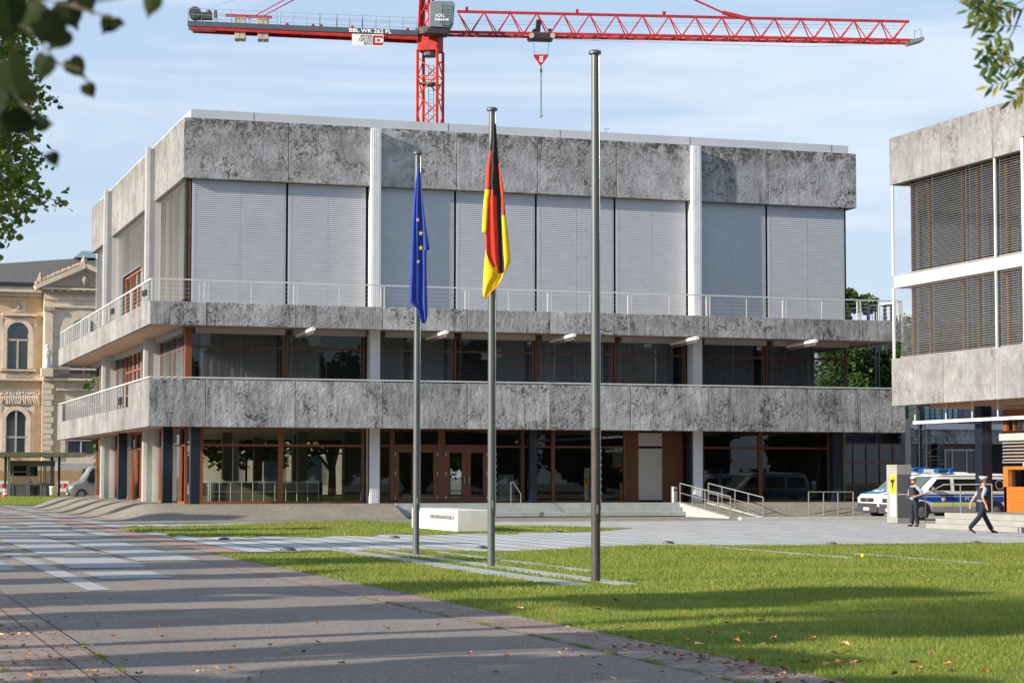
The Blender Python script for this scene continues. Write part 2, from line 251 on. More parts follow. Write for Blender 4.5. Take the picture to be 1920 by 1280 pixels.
def brickmat():
    m=bpy.data.materials.new('yellow_brick'); m.use_nodes=True; n,l,b=nodes(m); t=n.new('ShaderNodeTexCoord'); mp=n.new('ShaderNodeMapping'); mp.inputs[2].default_value=(math.pi/2,0,0); l.new(t.outputs['Object'],mp.inputs[0])
    br=n.new('ShaderNodeTexBrick'); l.new(mp.outputs[0],br.inputs[0]); br.inputs['Scale'].default_value=1; br.inputs['Brick Width'].default_value=.9; br.inputs['Row Height'].default_value=.3
    br.inputs['Color1'].default_value=(.56,.40,.23,1); br.inputs['Color2'].default_value=(.47,.325,.19,1); br.inputs['Mortar'].default_value=(.42,.33,.22,1); br.inputs['Mortar Size'].default_value=.02
    c=mixc(n,l,ramp(n,l,noise(n,l,t.outputs['Object'],.6,6,.6),[(.35,.0),(.7,.45)]),br.outputs[0],(.62,.45,.28)); l.new(c,b.inputs['Base Color']); b.inputs['Roughness'].default_value=.9; return m
M['brick']=brickmat()
# ---------------------------------------------------------------- object helpers
LOC={}
def tag(o,label=None,cat=None,group=None,kind=None):
    if label: o['label']=label
    if cat: o['category']=cat
    if group: o['group']=group
    if kind: o['kind']=kind
    return o
def thing(name,loc,label,cat,group=None):
    o=bpy.data.objects.new(name,None); o.empty_display_size=.2; COL.objects.link(o); o.location=loc; LOC[o.name]=Vector(loc); return tag(o,label,cat,group)
class MB:
    def __init__(s): s.v=[]; s.f=[]; s.m=[]; s.cur=0
    def add(s,vs,fs):
        k=len(s.v); s.v+= [tuple(v) for v in vs]; s.f+=[tuple(i+k for i in f) for f in fs]; s.m+=[s.cur]*len(fs); return s
    def box(s,x0,x1,y0,y1,z0,z1):
        x0,x1=sorted((x0,x1)); y0,y1=sorted((y0,y1)); z0,z1=sorted((z0,z1))
        return s.add([(x0,y0,z0),(x1,y0,z0),(x1,y1,z0),(x0,y1,z0),(x0,y0,z1),(x1,y0,z1),(x1,y1,z1),(x0,y1,z1)],[(0,3,2,1),(4,5,6,7),(0,1,5,4),(1,2,6,5),(2,3,7,6),(3,0,4,7)])
    def quad(s,a,b,c,d): return s.add([a,b,c,d],[(0,1,2,3)])
    def tube(s,p,q,r,n=8,r2=None,cap=True):
        p=Vector(p); q=Vector(q); r2=r if r2 is None else r2; d=(q-p).normalized(); a=d.orthogonal().normalized(); b=d.cross(a)
        vs=[p+(a*math.cos(t)+b*math.sin(t))*r for t in [2*math.pi*i/n for i in range(n)]]+[q+(a*math.cos(t)+b*math.sin(t))*r2 for t in [2*math.pi*i/n for i in range(n)]]
        fs=[(i,(i+1)%n,n+(i+1)%n,n+i) for i in range(n)]
        if cap: fs+=[tuple(range(n))[::-1],tuple(range(n,2*n))]
        return s.add(vs,fs)
    def beam(s,p,q,w,h,up=(0,0,1)):
        p=Vector(p); q=Vector(q); d=(q-p).normalized(); up=Vector(up)
        if abs(d.dot(up))>.99: up=Vector((0,1,0))
        a=d.cross(up).normalized(); b=a.cross(d); a*=w/2; b*=h/2
        vs=[p-a-b,p+a-b,p+a+b,p-a+b,q-a-b,q+a-b,q+a+b,q-a+b]
        return s.add(vs,[(0,3,2,1),(4,5,6,7),(0,1,5,4),(1,2,6,5),(2,3,7,6),(3,0,4,7)])
    def prism(s,poly,y0,y1,ax='y'):   # poly in (x,z) extruded along y, or (x,y) along z, (y,z) along x
        n=len(poly)
        def P(p,t): return (p[0],t,p[1]) if ax=='y' else ((p[0],p[1],t) if ax=='z' else (t,p[0],p[1]))
        vs=[P(p,y0) for p in poly]+[P(p,y1) for p in poly]
        return s.add(vs,[tuple(range(n)),tuple(range(2*n-1,n-1,-1))]+[(i,n+i,n+(i+1)%n,(i+1)%n) for i in range(n)])
    def ball(s,c,r,seg=10,rings=6,sc=(1,1,1)):
        vs=[];fs=[]
        for j in range(rings+1):
            t=math.pi*j/rings
            for i in range(seg):
                a=2*math.pi*i/seg; vs.append((c[0]+r*sc[0]*math.sin(t)*math.cos(a),c[1]+r*sc[1]*math.sin(t)*math.sin(a),c[2]+r*sc[2]*math.cos(t)))
        for j in range(rings):
            for i in range(seg): fs.append((j*seg+i,(j+1)*seg+i,(j+1)*seg+(i+1)%seg,j*seg+(i+1)%seg))
        return s.add(vs,fs)
    def build(s,name,mt,parent=None,bevel=0,smooth=False,label=None):
        me=bpy.data.meshes.new(name); off=Vector((0,0,0))
        if parent is not None: off=LOC[parent.name]
        me.from_pydata([(v[0]-off.x,v[1]-off.y,v[2]-off.z) for v in s.v],[],s.f)
        for m_ in (mt if isinstance(mt,(list,tuple)) else [mt]): me.materials.append(M[m_] if isinstance(m_,str) else m_)
        if any(s.m): me.polygons.foreach_set('material_index',s.m)
        bm=bmesh.new(); bm.from_mesh(me); bmesh.ops.recalc_face_normals(bm,faces=bm.faces); bm.to_mesh(me); bm.free()
        if smooth:
            me.polygons.foreach_set('use_smooth',[True]*len(me.polygons)); me.set_sharp_from_angle(angle=R(38))
        o=bpy.data.objects.new(name,me); COL.objects.link(o); LOC[o.name]=off
        if parent is not None: o.parent=parent
        if bevel:
            b=o.modifiers.new('bevel','BEVEL'); b.width=bevel; b.segments=2; b.limit_method='ANGLE'
        if label: o['label']=label
        return o
def struct(name,mb,mt,smooth=False): o=mb.build(name,mt,smooth=smooth); o['kind']='structure'; return o
def flat(poly,z): return MB().add([(p[0],p[1],z) for p in poly],[tuple(range(len(poly)))])
def text(name,body,size,mt,parent,origin,xdir,updir,depth=.004,align='LEFT',sx=1.):
    cu=bpy.data.curves.new(name,'FONT'); cu.body=body; cu.size=size; cu.extrude=depth; cu.align_x=align; cu.offset=size*.012
    t=bpy.data.objects.new(name,cu); COL.objects.link(t); dg=bpy.context.evaluated_depsgraph_get(); me=bpy.data.meshes.new_from_object(t.evaluated_get(dg)); bpy.data.objects.remove(t)
    X=Vector(xdir).normalized(); U=Vector(updir).normalized(); O=Vector(origin); off=LOC[parent.name] if parent else Vector((0,0,0)); Z=X.cross(U)
    for v in me.vertices:
        c=v.co.copy(); v.co=O+X*c.x*sx+U*c.y+Z*c.z-off
    me.materials.clear(); me.materials.append(M[mt]); o=bpy.data.objects.new(name,me); COL.objects.link(o); o.parent=parent; LOC[o.name]=off; return o
# ================================================================ GROUND
def rect(x0,x1,y0,y1,z): return flat([(x0,y0),(x1,y0),(x1,y1),(x0,y1)],z)
struct('ground',rect(-1500,1500,-300,2500,-.03),'g_ground')
struct('plaza',rect(-40,90,42,200,-.012),'g_gravel')
struct('path',rect(2.65,7.6,-8,42.3,-.008),'g_path')
struct('verge',rect(-20,2.65,-8,42.2,-.016),'g_dirt')
mb=MB()
for (x0,x1,y0,y1) in ((1.15,2.28,-5,34),(2.3,2.62,-5,34)): mb.add([(x0,y0,-.005),(x1,y0,-.005),(x1,y1,-.005),(x0,y1,-.005)],[(0,1,2,3)])
struct('cobble_edging',mb,'g_cobble')
struct('cobble_border',rect(7.6,8.5,-5,47.6,-.004),'g_cobble')
struct('brick_line',rect(8.62,9.42,48,132,-.004),'g_pink')
struct('paving',rect(9.6,42.5,47.5,77.8,-.004),'g_plank')
mb=MB()
for (x0,x1,y0,y1) in ((3.95,4.33,33,49.3),(4.58,6.08,41,47),(4.58,5.86,36.6,39.3),(2.3,3.55,40.4,47),(4.7,6.1,48.8,62.3),(6.3,7.65,44.2,58.6),(6.25,7.5,60,70.5),(5.0,6.2,64.5,77),(3.0,4.3,51,60),
      (7.9,8.45,62,72),(6.9,8.3,74,82),(5,6.2,80,92),(9.5,10.3,66,86),(8.3,9.1,86,96),(9.5,10.5,90,101),(8.0,9.3,99,110),(9.7,10.6,104,120),(7.4,9.2,113,126),(6,7.2,96,108),(10,10.8,122,131)):
    mb.add([(x0,y0,0.002),(x1,y0,0.002),(x1,y1,0.002),(x0,y1,0.002)],[(0,1,2,3)])
struct('paving_slabs',mb,'g_slab')
LAWN1=[(8.5,-8),(8.5,47.7),(11,48.4),(13.9,48.7),(15.2,46.6),(17.5,48.6),(20,50.1),(24,49.1),(30.5,49),(60,49.4),(60,-8)]
LAWN2=[(9.6,71.2),(10.4,74.3),(11.0,73.4),(11.6,72.4),(13.6,74.6),(17.5,79.2),(20.3,79.6),(20.8,77),(23.2,76.8),(22.4,72),(26.3,66.5),(23,62.6),(20.8,62.9),(20.4,61.0),(19.0,62.2),(17.4,60.9),(16.4,62.4),(15.4,60.0),(14.7,61.4),(13.6,59.4),(12.4,61.3),(11.7,59.5),(11.3,61.6),(10.6,60.3),(10.3,63),(9.7,61.2),(10.1,65),(9.4,67)]
LAWN3=[(2.5,130.5),(14.2,130.5),(21,186),(2.5,186)]
struct('lawn',flat(LAWN1,.0),'g_lawn'); struct('lawn_by_the_stone',flat(LAWN2,.004),'g_lawn'); struct('far_lawn',flat(LAWN3,.004),'g_lawn')
STRIPS=[(11.5,12.0,32.2,48.4),(12.42,12.80,32.0,48.2),(13.6,13.85,36.5,47.4),(21.3,21.5,41,48.4),(22.6,22.75,37.8,44)]
mb=MB()
for s in STRIPS: mb.box(*s,-.02,.014)
struct('paving_strips',mb,'g_slab')
def seam(pts,w_):
    mb=MB()
    for (x1,y1),(x2,y2) in zip(pts[:-1],pts[1:]): mb.add([(x1,y1,-.0065),(x2,y2,-.0065),(x2,y2+w_,-.0065),(x1,y1+w_,-.0065)],[(0,1,2,3)])
    return mb
mb=seam([(2.7,31.0),(3.9,31.35),(5.1,31.2),(6.3,31.7),(7.55,31.6)],.05)
for q in ([(2.7,36.9),(4.2,37.2),(5.8,37.0),(7.5,37.6)],[(3.0,22.8),(4.1,23.1),(5.0,22.9),(6.2,23.4)],[(2.7,27.6),(3.8,27.5),(5.2,28.1)]): t_=seam(q,.025); mb.add(t_.v,t_.f)
struct('path_seams',mb,'asphdark')
# pebbled mound round the hall
def sm(t): t=min(1,max(0,t)); return t*t*(3-2*t)
def mound(x0,x1,y0,y1,st=.22,lim=None):
    nx=int((x1-x0)/st)+1; ny=int((y1-y0)/st)+1; vs=[];fs=[]
    for j in range(ny+1):
        for i in range(nx+1):
            X=x0+(x1-x0)*i/nx; Y=y0+(y1-y0)*j/ny
            dx=max(13.3-X,0)/2.5; dy=max(87.1-Y,0)/3.1; dz=max(Y-121.5,0)/2.5
            h=.60*(1-sm(math.hypot(dx,math.hypot(dy,dz))))
            if X>37: h=.60*(1-sm(max(86.9-Y,0)/1.1))
            vs.append((X,Y,h-.006))
    for j in range(ny):
        for i in range(nx):
            a=j*(nx+1)+i; fs.append((a,a+1,a+nx+2,a+nx+1))
    return vs,fs
mb=MB(); mb.add(*mound(10.2,23.25,83.4,125)); struct('pebble_mound',mb,'g_gravel',smooth=True)
mb=MB(); mb.add(*mound(38.15,50,85.2,90)); struct('pebble_slope',mb,'g_gravel',smooth=True)
# grass blades (three sheets of blades over the lawns)
def inside(P,poly):
    x,y=P[:,0],P[:,1]; c=np.zeros(len(P),bool); n=len(poly)
    for i in range(n):
        x1,y1=poly[i]; x2,y2=poly[(i+1)%n]
        if y1==y2: continue
        k=((y1>y)!=(y2>y))&(x<(x2-x1)*(y-y1)/(y2-y1)+x1); c^=k
    return c
def blades(name,poly,n,bounds,hh,wd,label,dens=None,seed=1):
    rng=np.random.default_rng(seed); x0,x1,y0,y1=bounds
    P=np.stack([rng.uniform(x0,x1,n),rng.uniform(y0,y1,n)],1)
    k=inside(P,poly)
    for s in STRIPS: k&=~((P[:,0]>s[0]-.02)&(P[:,0]<s[1]+.02)&(P[:,1]>s[2])&(P[:,1]<s[3]))
    lat=P[:,0]*math.cos(YAW)-P[:,1]*math.sin(YAW); dep=P[:,0]*math.sin(YAW)+P[:,1]*math.cos(YAW); k&=(np.abs(lat)<dep*.25+1.5)&(dep>11)
    P=P[k]; n=len(P); q=np.sin(P[:,0]*1.3+np.sin(P[:,1]*.9)*2)*np.cos(P[:,1]*1.1+P[:,0]*.4)
    P[:,0]-=np.abs(rng.normal(0,.02,n))*(P[:,0]<8.6); h=hh*rng.uniform(.45,1.35,n)*(1+.4*q); a=rng.uniform(0,2*math.pi,n); w=wd*rng.uniform(.7,1.3,n); l=rng.normal(0,.45,(n,2))*h[:,None]
    V=np.zeros((n,3,3)); V[:,0,:2]=P; V[:,1,:2]=P; V[:,2,:2]=P+l
    V[:,0,0]-=np.cos(a)*w/2; V[:,0,1]-=np.sin(a)*w/2; V[:,1,0]+=np.cos(a)*w/2; V[:,1,1]+=np.sin(a)*w/2; V[:,2,2]=h; V[:,:2,2]=-.002
    me=bpy.data.meshes.new(name); me.vertices.add(n*3); me.vertices.foreach_set('co',V.reshape(-1)); me.loops.add(n*3); me.loops.foreach_set('vertex_index',np.arange(n*3,dtype=np.int32))
    me.polygons.add(n); me.polygons.foreach_set('loop_start',np.arange(n,dtype=np.int32)*3); me.polygons.foreach_set('loop_total',np.full(n,3,np.int32)); me.update(calc_edges=True); me.materials.append(M['grass'])
    o=bpy.data.objects.new(name,me); COL.objects.link(o); tag(o,label,'grass',None,'stuff'); return o
LAWN1E=[(8.44,-8),(8.5,20),(8.42,28),(8.5,36),(8.44,47.7)]+LAWN1[2:]
blades('grass',LAWN1E,460000,(8.4,32,11,30),.045,.011,'short mown grass of the front lawn beside the cobbled edge',seed=1)
blades('grass',LAWN1,300000,(8.5,45,30,50.2),.05,.018,'mown grass of the lawn round the flagpole feet',seed=2)
blades('grass',LAWN2,90000,(9,27,59,80),.055,.03,'grass patch with fingers between slabs round the stone block',seed=3)
blades('grass',LAWN3,50000,(2,21,130,186),.06,.07,'far strip of grass in front of the guard hut',seed=4)
# ================================================================ MAIN BUILDING
G=88.4; SX=14.6
hall=thing('office_building',(30.2,104,0),'three storey concrete building with grey blinds and two balcony bands, behind the flagpoles','building')
class Wall:
    def __init__(s,kind,plane): s.k=kind; s.p=plane
    def box(s,mb,u0,u1,d0,d1,z0,z1):
        if s.k=='front': mb.box(u0,u1,s.p-d1,s.p-d0,z0,z1)
        elif s.k=='west': mb.box(s.p-d1,s.p-d0,u0,u1,z0,z1)
        elif s.k=='back': mb.box(u0,u1,s.p+d0,s.p+d1,z0,z1)
        elif s.k=='east': mb.box(s.p+d0,s.p+d1,u0,u1,z0,z1)
    def pt(s,u,d,z):
        return {'front':(u,s.p-d,z),'west':(s.p-d,u,z),'back':(u,s.p+d,z),'east':(s.p+d,u,z)}[s.k]
front=Wall('front',G); west=Wall('west',SX); back=Wall('back',119.7); east=Wall('east',45.9)
WN={'front':front,'west':west,'back':back,'east':east}
def window(wall,u0,u1,z0,z1,transom=(),mull=(),fw=.09,mt='wood',gm='glass',parent=hall,name='window',dep=.12,sill=.09):
    mb=MB(); b=wall.box
    b(mb,u0,u0+fw,-dep,0,z0,z1); b(mb,u1-fw,u1,-dep,0,z0,z1); b(mb,u0+fw,u1-fw,-dep+.002,-.004,z0,z0+sill); b(mb,u0+fw,u1-fw,-dep+.002,-.004,z1-fw,z1)
    for t in transom: b(mb,u0+fw,u1-fw,-dep+.004,-.006,t-.045,t+.045)
    for m in mull: b(mb,m-.04,m+.04,-dep+.006,-.002,z0+sill,z1-fw)
    f=mb.build(name,mt,parent)
    g=MB(); b(g,u0+fw*.5,u1-fw*.5,-dep*.6-.01,-dep*.6,z0+.04,z1-.04); g.build('pane',gm,f); return f
def blind(wall,u0,u1,z0,z1,d=.12,tilt=62,pitch=.088,wid=.082,mt='blind',parent=hall):
    tilt=tilt+random.uniform(-1.,1.); n=int((z1-z0)/pitch); mb=MB(); sag=[random.uniform(-.004,.004) for _ in range(9)]; c=math.cos(R(tilt))*wid/2; s=math.sin(R(tilt))*wid/2
    for i in range(n):
        z=z1-pitch*(i+.5)+random.uniform(-.0012,.0012)
        # outer edge hangs low
        P=[wall.pt(u0,d+c,z-s),wall.pt(u1,d+c,z-s),wall.pt(u1,d-c,z+s),wall.pt(u0,d-c,z+s)]
        mb.add(P,[(0,1,2,3)])
    k=2
    for j in range(k+1):
        u=u0+.12+(u1-u0-.24)*j/k; wall.box(mb,u-.003,u+.003,d+c,d+c+.004,z0,z1)
    wall.box(mb,u0,u1,d-.03,d+.03,z0-.03,z0)
    return mb.build('blind',mt,parent)
def panel(wall,u0,u1,d0,d1,z0,z1,mt,parent=hall,name='concrete_panel'):
    mb=MB(); wall.box(mb,u0+.012,u1-.012,d0,d1,z0,z1); return mb.build(name,mt,parent,bevel=.012)
X0=15.05; Wm=3.8
XT=[14.29]+[X0+Wm*i for i in range(1,8)]+[46.23]
TF=88.0-G  # outer face of top panels is .4 in front of glass
LT,LB,MT,MBt,TT,TB=5.77,3.81,9.01,8.04,17.04,14.45
XT=[14.29,18.85,22.65,26.45,30.25,34.05,37.85,41.65,46.23]
YT=[88.02,92.4,96.3,100.1,103.9,107.7,111.5,115.3,120.1]
for a,b in zip(XT[:-1],XT[1:]): panel(front,a,b,.12,.40,TB,TT,'conc'); panel(back,a,b,.12,.40,TB,TT,'conc')
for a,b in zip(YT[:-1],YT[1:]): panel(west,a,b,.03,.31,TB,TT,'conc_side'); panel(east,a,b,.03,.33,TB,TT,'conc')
XB=[12.68]+[X0+Wm*i for i in range(9)]+[47.78]; YB=[86.33]+[88.7+3.8*i for i in range(9)]+[121.56]
for z0,z1,tg in ((MBt,MT,'m'),(LB,LT,'l')):
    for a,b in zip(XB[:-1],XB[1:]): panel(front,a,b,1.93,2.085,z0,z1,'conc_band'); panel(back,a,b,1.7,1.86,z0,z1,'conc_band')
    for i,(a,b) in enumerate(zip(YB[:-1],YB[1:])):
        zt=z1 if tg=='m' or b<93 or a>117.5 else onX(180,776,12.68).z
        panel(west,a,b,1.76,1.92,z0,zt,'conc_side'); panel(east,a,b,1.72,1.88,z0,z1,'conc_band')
# slabs, soffits, roof
mb=MB(); mb.box(12.86,47.6,86.5,121.4,LB+.18,LB+.95); mb.box(12.86,47.6,86.5,121.4,MBt+.12,MT-.12); mb.box(14.5,46,88.3,119.9,TB+.2,TT-.06); mb.box(14.62,45.9,88.5,119.6,.3,.585); mb.build('floor_slab','ceiling',hall)
mb=MB(); mb.box(12.84,47.62,86.48,121.42,MBt+.06,MBt+.115); mb.box(12.84,47.62,86.48,121.42,LB+.1,LB+.175); mb.box(14.4,46.1,88.15,120,TB+.1,TB+.19); mb.build('soffit','soffit',hall)
mb=MB(); mb.box(14.68,46.09,88.55,119.6,TT-.05,17.5); mb.build('roof_parapet','parapet',hall)
mb=MB()
for x in (17.4,26.2,31.5,37.9,45.2): mb.box(x,x+.012,88.54,88.552,TT,17.5)
mb.build('parapet_joint','dark',hall)
# plinth edge
mb=MB(); mb.box(14.2,46.4,87.0,120.6,.0,.598); mb.build('plinth','g_gravel',hall)
# columns
def column(wall,u,d0=.0,out=.78):
    mb=MB(); b=wall.box
    b(mb,u-.215,u+.215,out-.17,out,.602,16.95); b(mb,u-.165,u+.165,-.1,out-.168,.604,16.9)
    for k in (-.12,-.04,.04,.12): b(mb,u+k-.014,u+k+.014,out,out+.012,.61,16.93)
    mb.build('column','column' if wall.k=='front' else 'column_west',hall)
for x in (22.66,37.86): column(front,x); column(back,x)
for y in (96.3,111.5): column(west,y,out=.70); column(east,y)
# blind boxes and level 3 blinds / windows
bz0=9.03; bz1=TB-.02
def bays(wall,lst,z0,z1,**k):
    for a,b in lst: blind(wall,a,b,z0,z1,**k)
bays(front,[(14.72,18.8),(18.9,22.36),(22.92,26.4),(26.5,30.2),(30.3,34.0),(34.1,37.56),(38.12,41.6),(41.7,45.7)],bz0,bz1,tilt=75.5,wid=.088)
bays(west,[(88.75,92.3),(92.45,95.98),(96.65,101.6),(108.2,111.2),(111.85,115.2),(115.35,119.5)],bz0,bz1,mt='blind_sunside',tilt=52)
blind(west,101.7,108.1,12.02,bz1,mt='blind_sunside',tilt=52)
bays(east,[(88.8,96),(96.7,111.2),(111.9,119.4)],bz0,bz1); bays(back,[(14.8,22.3),(23,37.5),(38.2,45.6)],bz0,bz1)
mb=MB()
for wl,a,b in ((front,14.6,45.9),(back,14.6,45.9),(west,88.4,119.7),(east,88.4,119.7)): wl.box(mb,a,b,-.14,-.1,9.0,TB)
mb.build('upper_glazing','glass_dim',hall)
mb=MB()
for x in (14.6,18.82,22.4,26.42,30.22,34.02,37.6,41.62,45.76): front.box(mb,x+.03,x+.07,-.09,.02,9.0,TB)
for y in (88.42,92.33,96,101.6,108.1,115.22,119.6): west.box(mb,y,y+.1,-.09,.02,9.0,TB)
mb.build('upper_mullion','dark',hall)
mb=MB(); front.box(mb,14.48,14.6,-.1,.07,9.0,TB-.01); mb.build('corner_post','dark',hall); mb=MB(); front.box(mb,14.602,14.68,-.1,.07,9.0,TB-.01); mb.build('corner_post','wood_dark',hall)
mb=MB(); mb.box(14.9,45.6,88.8,119.4,9.0,9.02); mb.box(15.6,45,89.6,118.5,9.02,TB); mb.build('upper_room_shade','dark',hall)  # near-black block, painted as the shade of the unlit upper storey
# balcony door on the west side, level 3
d=window(west,101.8,108.0,9.05,11.95,(),(103.6,105.2,106.2),.12,'wood','glass_blue',name='balcony_door')
d=window(west,101.8,107.6,5.8,8.0,(7.0,),(103.2,104.6,106.2),.12,'wood','glass_blue',name='balcony_door')
# level 2 windows
z0,z1=5.4,8.0; tz=zY(620,654,G)
L2=[(14.62,18.82),(18.86,22.4),(22.95,26.42),(26.46,30.22),(30.26,34.02),(34.06,37.6),(38.15,41.6),(41.64,45.85)]
for a,b in L2:
    window(front,a,b,z0,z1,(tz,),(),.11,'wood_dark','glass_dim')
for i,(a,b) in enumerate(L2):
    blind(front,a+.12+(.35 if i==0 else 0),b-.12,5.6,7.98,d=.1,tilt=(10,9,24,13,22,8,6,8)[i],pitch=.088,wid=.062,mt='blind')
mb=MB()
for a,b in L2: front.box(mb,a+.3,b-.02,-.08,.22,7.84,8.09)
for y0,y1 in ((88.5,95.9),(96.7,111.1),(111.9,119.6)): west.box(mb,y0,y1,-.08,.22,7.84,8.09)
mb.build('blind_box','grey_trim',hall)
mb=MB(); front.box(mb,14.5,14.78,-.1,.1,5.4,8.04); mb.build('corner_post','wood',hall)
for a,b in ((88.6,92.3),(92.4,96)): window(west,a,b,z0,z1,(tz,),(),.1,'wood_dark','glass_dim'); blind(west,a+.1,b-.1,5.6,7.84,d=.1,tilt=32,mt='blind_sunside')
for a,b in ((96.65,101.7),(107.7,111.2),(111.85,119.6)): window(west,a,b,z0,z1,(tz,),(),.1,'wood_dark','glass_dim'); blind(west,a+.1,b-.1,5.6,7.84,d=.1,tilt=32,mt='blind_sunside')
mb=MB(); mb.box(15.5,45,91.5,118,LB+.97,8.1); mb.build('middle_room_shade','dark',hall)  # solid near-black filler, room shade put into its colour
mb=MB()
for a,b in ((15.3,18.7),(19,20.6),(23.1,24.4),(24.7,26.2),(28.3,30.1),(30.5,33.9),(34.4,37.3),(38.4,41.4),(41.9,44.6)):
    n=int((b-a)/.09); vs=[];fs=[]
    for i in range(n+1):
        x=a+(b-a)*i/n; y=G+.85+.05*math.sin(i*1.9)+.03*math.sin(i*.7); vs+=[(x,y,5.0),(x,y,7.95)]
    for i in range(n): fs.append((2*i,2*i+2,2*i+3,2*i+1))
    mb.add(vs,fs)
mb.build('curtain','curtain',hall,smooth=True)
# lower band rail and balcony rails
mb=MB()
for z,d0,d1 in ((5.83,1.95,2.02),): front.box(mb,12.72,47.74,d0,d1+.03,z,z+.06)
west.box(mb,86.4,121.5,1.80,1.90,5.83,5.89)
for i in range(10):
    for k in (-.05,.05,1.9): 
        x=X0+Wm*i+k
        if x<47.7: front.box(mb,x-.02,x+.02,1.96,2.02,5.76,5.84)
y=94.0
while y<118:
    west.box(mb,y-.035,y+.035,1.81,1.88,4.75,5.84); y+=.95
mb.build('balcony_rail','rail',hall)
mb=MB()
for wl,a,b,dd,js in ((front,12.8,47.66,2.0,[X0+Wm*i for i in range(9)]+[12.86,47.6]),(west,86.45,121.45,1.83,YB[1:-1]+[121.4]),(east,86.45,121.45,1.8,YB[1:-1]),(back,12.8,47.66,1.78,[X0+Wm*i for i in range(9)])):
    wl.box(mb,a,b,dd-.035,dd+.035,9.91,9.97)
    for z in (9.2,9.38,9.56,9.74): wl.box(mb,a,b,dd-.005,dd+.005,z,z+.008)
    for j in js:
        for k in (-.075,.075): wl.box(mb,j+k-.032,j+k+.032,dd-.04,dd+.03,8.95,9.91)
    for j in js[:-1]: wl.box(mb,j+1.885,j+1.915,dd-.015,dd+.015,8.95,9.91)
y=108.
while y<121: west.box(mb,y-.03,y+.03,1.8,1.87,8.95,9.91); y+=.9
mb.build('balcony_railing','rail',hall)
mb=MB()
for y in (87.3,97.6,):
    for k in (-.28,.28): west.box(mb,y+k-.08,y+k+.08,1.93,2.05,9.28,9.52)
west.box(mb,94.2,94.36,1.93,2.05,4.95,5.3); west.box(mb,94.7,94.86,1.93,2.05,4.95,5.3)
mb.build('camera_bracket','bumper',hall)
# roof bits
mb=MB()
for px in (518,650,897,1023): p=onY(px,215,92); mb.beam((p.x-.15,92,17.52),(p.x+.12,92,17.6),.1,.03)
p=onY(1137,245,93); mb.tube((p.x,93,17.4),(p.x,93,p.z+.1),.02,6); mb.ball((p.x-.1,93,p.z+.1),.05); mb.ball((p.x+.1,93,p.z+.1),.05); mb.tube((p.x,93,17.7),(p.x+.9,93,17.55),.012,5)
mb.build('lightning_rod','steel',hall)
# ---- ground floor
z0,z1=.6,3.9; tz=zY(600,835,G)
def f(px): return fx(px,G,880)
for a,b,m in ((375,527,()),(527,683,())): window(front,f(a),f(b),z0,z1,(tz,),(),.13 if a!=527 else .1,'wood','glass')
window(front,f(712),f(733),z0,z1,(tz,),(),.05,'wood_dark','glass')
# double doors
def ddoor(a,b):
    A,B=f(a),f(b); fr=MB(); front.box(fr,A,A+.16,-.13,.01,z0,z1); front.box(fr,B-.16,B,-.13,.01,z0,z1); front.box(fr,A+.16,B-.16,-.128,.008,z1-.12,z1); front.box(fr,A+.16,B-.16,-.128,.008,tz-.07,tz+.07)
    d=fr.build('entrance_door','wood_dark',hall); mid=(A+B)/2
    g=MB(); front.box(g,A+.1,B-.1,-.08,-.07,tz,z1-.05); g.build('pane','glass_dim',d)
    for (u0,u1,hs) in ((A+.17,mid-.005,1),(mid+.005,B-.17,-1)):
        l=MB(); front.box(l,u0,u0+.2,-.11,-.01,z0,tz-.08); front.box(l,u1-.2,u1,-.11,-.01,z0,tz-.08); front.box(l,u0+.2,u1-.2,-.108,-.012,z0,z0+.2); front.box(l,u0+.2,u1-.2,-.108,-.012,tz-.28,tz-.08)
        lf=l.build('door_leaf','wood_dark',d); l=MB(); front.box(l,u0+.19,u1-.19,-.07,-.06,z0+.15,tz-.25); l.build('pane','glass_dim',d)
        h=MB(); hx=(u1-.1 if hs==1 else u0+.1); h.tube((hx,G-.07,z0+.85),(hx,G-.07,z0+1.15),.02,6); h.tube((hx,G-.07,z0+.87),(hx,G,z0+.87),.015,6); h.tube((hx,G-.07,z0+1.13),(hx,G,z0+1.13),.015,6)
        hb=u0+.03 if hs==1 else u1-.03
        for zz in (z0+.25,z0+1.3,tz-.35): front.box(h,hb-.02,hb+.02,-.01,.03,zz-.08,zz+.08)
        h.build('handle','steel',d)
M['doorglass']=M['glass_dim']
ddoor(733,828); ddoor(828,921)
window(front,f(921),f(981),z0,z1,(tz,),(),.1,'wood_dark','glass_dim'); window(front,f(981),f(1037),z0,z1,(tz,),(),.07,'wood_dark','glass_dim'); window(front,f(1037),f(1173),z0,z1,(tz,),(),.09,'wood_dark','glass_dim')
mb=MB()
for a,b in ((1173,1198),(1242,1281)):
    A,B=f(a),f(b); front.box(mb,A,B,-.2,-.05,z0,z1); x=A+.04
    while x<B-.03: front.box(mb,x,x+.05,-.05,-.02,z0,z1); x+=.09
mb.build('slatted_cladding','wood_dark',hall)
mb=MB(); front.box(mb,f(1198),f(1242),-.15,-.05,tz+.06,z1-.15); front.box(mb,f(1198),f(1242),-.15,-.05,z0+.1,tz-.05); mb.build('white_panel','grey_trim',hall)
window(front,f(1317),f(1426),z0,z1,(tz,),(),.09,'wood_dark','glass_dim'); window(front,f(1426),f(1556),z0,z1,(tz,),(),.1,'wood_dark','glass_dim')
